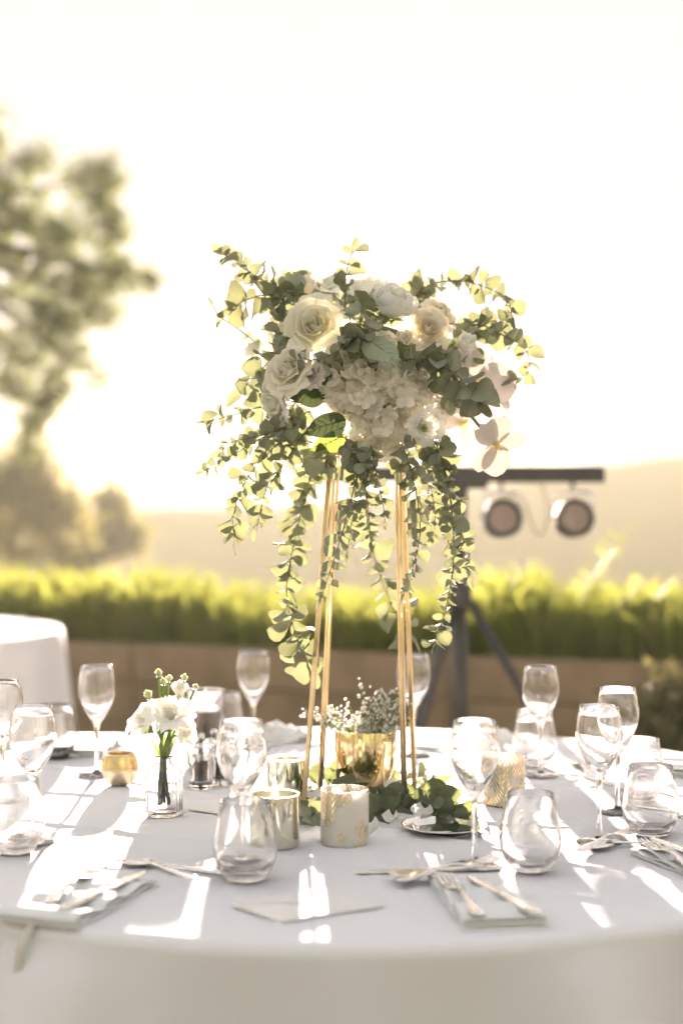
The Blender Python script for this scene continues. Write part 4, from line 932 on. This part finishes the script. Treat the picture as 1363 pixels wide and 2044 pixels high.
for (x0, y0, x1, y1, Ya, lab) in ((700, 640, 672, 600, 2.68, 'short eucalyptus sprig right of the largest rose'), (720, 620, 700, 580, 2.74, 'short eucalyptus sprig left of the peony'), (745, 700, 700, 735, 2.62, 'short eucalyptus sprig left of the pale veined leaf'),
        (640, 700, 660, 735, 2.62, 'short eucalyptus sprig just under the largest rose'), (590, 690, 555, 665, 2.70, 'short eucalyptus sprig left of the largest rose'), (600, 760, 540, 770, 2.66, 'short eucalyptus sprig across the left side roses'),
        (620, 820, 560, 850, 2.66, 'short eucalyptus sprig left of the large dark leaf'), (840, 700, 880, 700, 2.66, 'short eucalyptus sprig under the swirled spray rose'), (870, 770, 905, 800, 2.66, 'short eucalyptus sprig right of the large hydrangea'),
        (815, 600, 850, 590, 2.76, 'short eucalyptus sprig between peony and spray roses'), (640, 600, 585, 560, 2.80, 'short eucalyptus sprig at the top left behind the largest rose'), (800, 900, 800, 940, 2.66, 'short eucalyptus sprig at the top of the right rods'),
        (650, 890, 650, 935, 2.66, 'short eucalyptus sprig at the top of the left rods'), (905, 690, 945, 715, 2.74, 'short eucalyptus sprig under the side-facing lisianthus'), (760, 650, 745, 630, 2.66, 'short eucalyptus sprig in the gap above the pale veined leaf')):
    c0, c1 = P(x0, y0, Ya + .06), P(x1, y1, Ya + .03)
    branch(lab, [c0, c0.lerp(c1, .6) + rv(.006), c1], .028, .025, .013, group=GS, name='eucalyptus_sprig')

# ------------------------------------------------------------------ gold pot with gypsophila
pot = thing('gold_pot', 'shiny gold pot on slim gold legs in the middle of the table', 'pot', T(729, 1588))
MB().lathe([(0, .012), (.020, .0125), (.036, .020), (.048, .035), (.0545, .056), (.0575, .085), (.0580, .122), (.0575, .124), (.0555, .124), (.0555, .085), (.050, .050), (.034, .026), (0, .020)], 56).build('bowl', M['gold_shiny'], pot)
MB().lathe([(0, .108), (.055, .108)], 30).build('moss_fill', M['moss'], pot)
for a in (0.55, 2.1, 3.7, 5.25):
    x, y = .0615 * math.cos(a), .0615 * math.sin(a); MB().tube([(x, y, .001), (x, y, .085)], .0027, 10).build('leg', M['gold'], pot)
    MB().tube([(x * .98, y * .98, .012), (0, 0, .0095)], .0022, 8).build('brace', M['gold'], pot)
pl_ = Vector(pot.location); GP = 'sprays of gypsophila in the gold pot'
def blossom(mb, p, r_):
    for k in range(7):
        d = rv().normalized(); u = d.orthogonal() * r_ * .75; v = d.cross(u.normalized()) * r_ * .75; c = p + d * r_ * .45
        mb.add([c - u * .2 - v, c + u - v * .1, c + u * .15 + v, c - u + v * .2], [(0, 1, 2, 3)])
for i, (ax, lab) in enumerate((((-.85, -.2, .55), 'gypsophila spray leaning far left out of the gold pot'), ((-.5, -.35, .7), 'gypsophila spray leaning left over the pot rim'), ((-.15, -.4, .8), 'gypsophila spray at the front middle of the gold pot'), ((.15, .2, .85), 'gypsophila spray standing at the back of the gold pot'), ((.45, -.2, .75), 'gypsophila spray leaning right out of the gold pot'), ((.75, .15, .8), 'gypsophila spray reaching up to the right gold rods'), ((.25, -.45, .6), 'low gypsophila spray at the right front of the pot'))):
    t = thing('gypsophila_spray', lab, 'gypsophila', pl_ + Vector((ax[0] * .03, ax[1] * .03, .11)), group=GP); ms, mbb = MB(), MB(); a = Vector(ax).normalized()
    for j in range(11):
        e = a * random.uniform(.022, .075) + rv(.027); e.z = max(.008, e.z); ms.tube([Vector(), e * .5 + rv(.004), e], .0006, 4)
        for q in range(6):
            b_ = e + rv(.012) + a * random.uniform(-.006, .012); ms.tube([e * random.uniform(.6, .95), b_], .0004, 4); blossom(mbb, b_, random.uniform(.0022, .0036))
    ms.build('stem', M['green_stem'], t); o = mbb.build('blossom', M['white'], t, False); o['kind'] = 'stuff'
flower('rose', 'small white rose sitting among the gypsophila', 'rose', pl_ + Vector((-.003, -.02, .120)), (0, -.6, .8), .019, ('peony', 'white'))

# eucalyptus and petals on the table
GT = 'eucalyptus sprigs lying round the gold pot'
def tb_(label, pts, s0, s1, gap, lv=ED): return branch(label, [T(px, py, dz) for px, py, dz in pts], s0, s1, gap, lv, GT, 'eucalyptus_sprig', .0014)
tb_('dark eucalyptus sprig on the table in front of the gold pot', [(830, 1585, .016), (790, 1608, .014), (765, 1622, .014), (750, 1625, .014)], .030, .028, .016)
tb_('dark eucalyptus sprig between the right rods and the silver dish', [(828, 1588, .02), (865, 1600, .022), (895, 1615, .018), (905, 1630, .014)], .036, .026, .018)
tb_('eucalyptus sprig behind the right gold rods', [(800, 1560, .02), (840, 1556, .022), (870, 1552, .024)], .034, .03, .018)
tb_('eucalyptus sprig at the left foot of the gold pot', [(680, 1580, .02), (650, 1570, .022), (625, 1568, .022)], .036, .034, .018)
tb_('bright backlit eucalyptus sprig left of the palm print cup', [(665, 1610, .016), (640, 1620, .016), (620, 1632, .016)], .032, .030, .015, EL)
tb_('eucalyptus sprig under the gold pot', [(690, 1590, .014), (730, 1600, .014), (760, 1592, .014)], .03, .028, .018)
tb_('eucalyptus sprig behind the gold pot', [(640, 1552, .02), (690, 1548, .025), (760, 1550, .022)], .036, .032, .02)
pm_ = [MB().grid(lambda u, v, c=c: (u * .5 * math.sin(PI * (.08 + .8 * v)) ** .8, v - .5, c * (u * u * .5 + (v - .5) ** 2)), 6, 6).mesh('loose_petal', M['white']) for c in (.5, .8)]
for i, (px, py, s, up, lab) in enumerate(((790, 1580, .042, 1.1, 'upright white petal leaning on the right gold rod'), (742, 1615, .042, .6, 'white petal lying right of the palm print cup'), (668, 1668, .036, .2, 'white petal at the foot of the palm print cup, left'), (735, 1662, .036, .35, 'curled petal on the cloth right of the palm print cup'), (628, 1596, .040, .3, 'white petal beside the left gold rod'),
                                         (612, 1575, .036, .5, 'white petal behind the left gold rod'), (840, 1628, .040, .25, 'pale yellow petal under the dark sprig, left of the dish'), (925, 1590, .040, .3, 'cream petal behind the silver dish'), (640, 1602, .03, .2, 'small white petal in front of the left rod'), (778, 1640, .028, .2, 'small petal in front of the dark sprig'))):
    o = link('loose_petal', pm_[i % 2]); o.location = T(px, py, .008 + .3 * s * math.sin(up)); o.rotation_euler = (up, random.uniform(-.2, .2), random.uniform(-.7, .7)); o.scale = (s, s, s); tag(o, lab, 'petal', 'loose petals on the table')

# ------------------------------------------------------------------ bud vase
vp = T(327, 1628)
vz = thing('bud_vase', 'ribbed clear glass bud vase holding white flowers', 'vase', vp)
rib = lambda a, z: 1 + (.035 * abs(math.sin(a * 11)) if .006 < z < .082 else 0)
MB().lathe([(0, .001), (.028, .001), (.0315, .005), (.0325, .012), (.0325, .066), (.0310, .076), (.0250, .085), (.0165, .089), (.0140, .093), (.0138, .100), (.0165, .1045), (.0178, .106), (.0168, .1062), (.0150, .1045), (.0125, .100), (.0128, .093),
            (.0155, .0872), (.0235, .0832), (.0290, .075), (.0302, .066), (.0302, .013), (.027, .008), (0, .006)], 88, mod=rib).build('bottle', M['glass_rib'], vz)
GV = 'white lisianthus in the bud vase'
def vf(name, lab, cat, px, py, dy, rpx, k, axis):
    p = P(px, py, vp.y + dy); rad = rpx * (1.1 if cat == 'lisianthus' else 1.0) * vp.y / F; ax = Vector(axis).normalized(); pos = p - ax * rad * .5
    neck = vp + Vector((random.uniform(-.005, .005), random.uniform(-.005, .005), .10)); t = flower(name, lab, cat, pos, ax, rad, k, GV)
    inv = t.matrix_basis.inverted() if False else (Matrix.Translation(pos) @ t.rotation_quaternion.to_matrix().to_4x4() @ Matrix.Scale(rad, 4)).inverted()
    foot = vp + Vector((random.uniform(-.012, .012), random.uniform(-.01, .01), .018))
    pts = [inv @ (pos + ax * rad * .05), inv @ (pos - ax * rad * .6).lerp(neck, .2), inv @ neck, inv @ foot]
    MB().tube(catmull(pts, 6), .0022 / rad, 8).build('stem', M['green_stem'], t); return t
vf('lisianthus', 'white lisianthus facing left in the bud vase', 'lisianthus', 285, 1436, -.012, 36, ('lis', 'white'), (-.65, -.5, .55))
vf('lisianthus', 'largest white lisianthus at the centre of the bud vase', 'lisianthus', 340, 1424, -.025, 42, ('lis', 'white'), (.05, -.55, .85))
vf('lisianthus', 'upper small white lisianthus in the bud vase', 'lisianthus', 359, 1378, .005, 25, ('bud', 'white'), (.1, -.25, .95))
vf('lisianthus', 'white lisianthus drooping right in the bud vase', 'lisianthus', 372, 1462, -.015, 29, ('lis', 'white'), (.75, -.45, .2))
for px, py, s, ax, lab in ((317, 1345, 13, (-.1, 0, 1), 'tallest pointed green bud in the bud vase'), (327, 1362, 12, (0, -.1, 1), 'green bud just right of the tallest one in the vase'), (338, 1356, 12, (.1, .1, 1), 'pale green bud at the top middle of the vase flowers'), (297, 1388, 15, (-.4, 0, 1), 'plump pale bud at the upper left of the vase flowers'), (368, 1354, 12, (.15, .1, 1), 'pale bud behind the upper small lisianthus'), (390, 1372, 10, (.35, .1, 1), 'slim green bud farthest right in the vase')):
    vf('lisianthus_bud', lab, 'bud', px, py, .012, s, ('bud', 'bud'), ax)
lvm = MB().grid(lambda u, v: (u * .011 * math.sin(PI * min(.97, v + .1)), .004 * math.sin(v * 3), v * .05), 4, 6).mesh('leaf', M['green_stem'])
vl = thing('stem_leaves', 'green pointed leaves at the neck of the bud vase', 'leaf', vp + Vector((0, -.004, .10)))
for a, tx in ((0.2, -.1), (1.2, .3), (-1.1, -.3), (2.6, .2)):
    link('leaf', lvm, vl, Matrix.Rotation(a, 4, 'Z') @ Matrix.Translation((0, -.008, 0)) @ Matrix.Rotation(.35 + abs(tx) * .4, 4, 'X'))
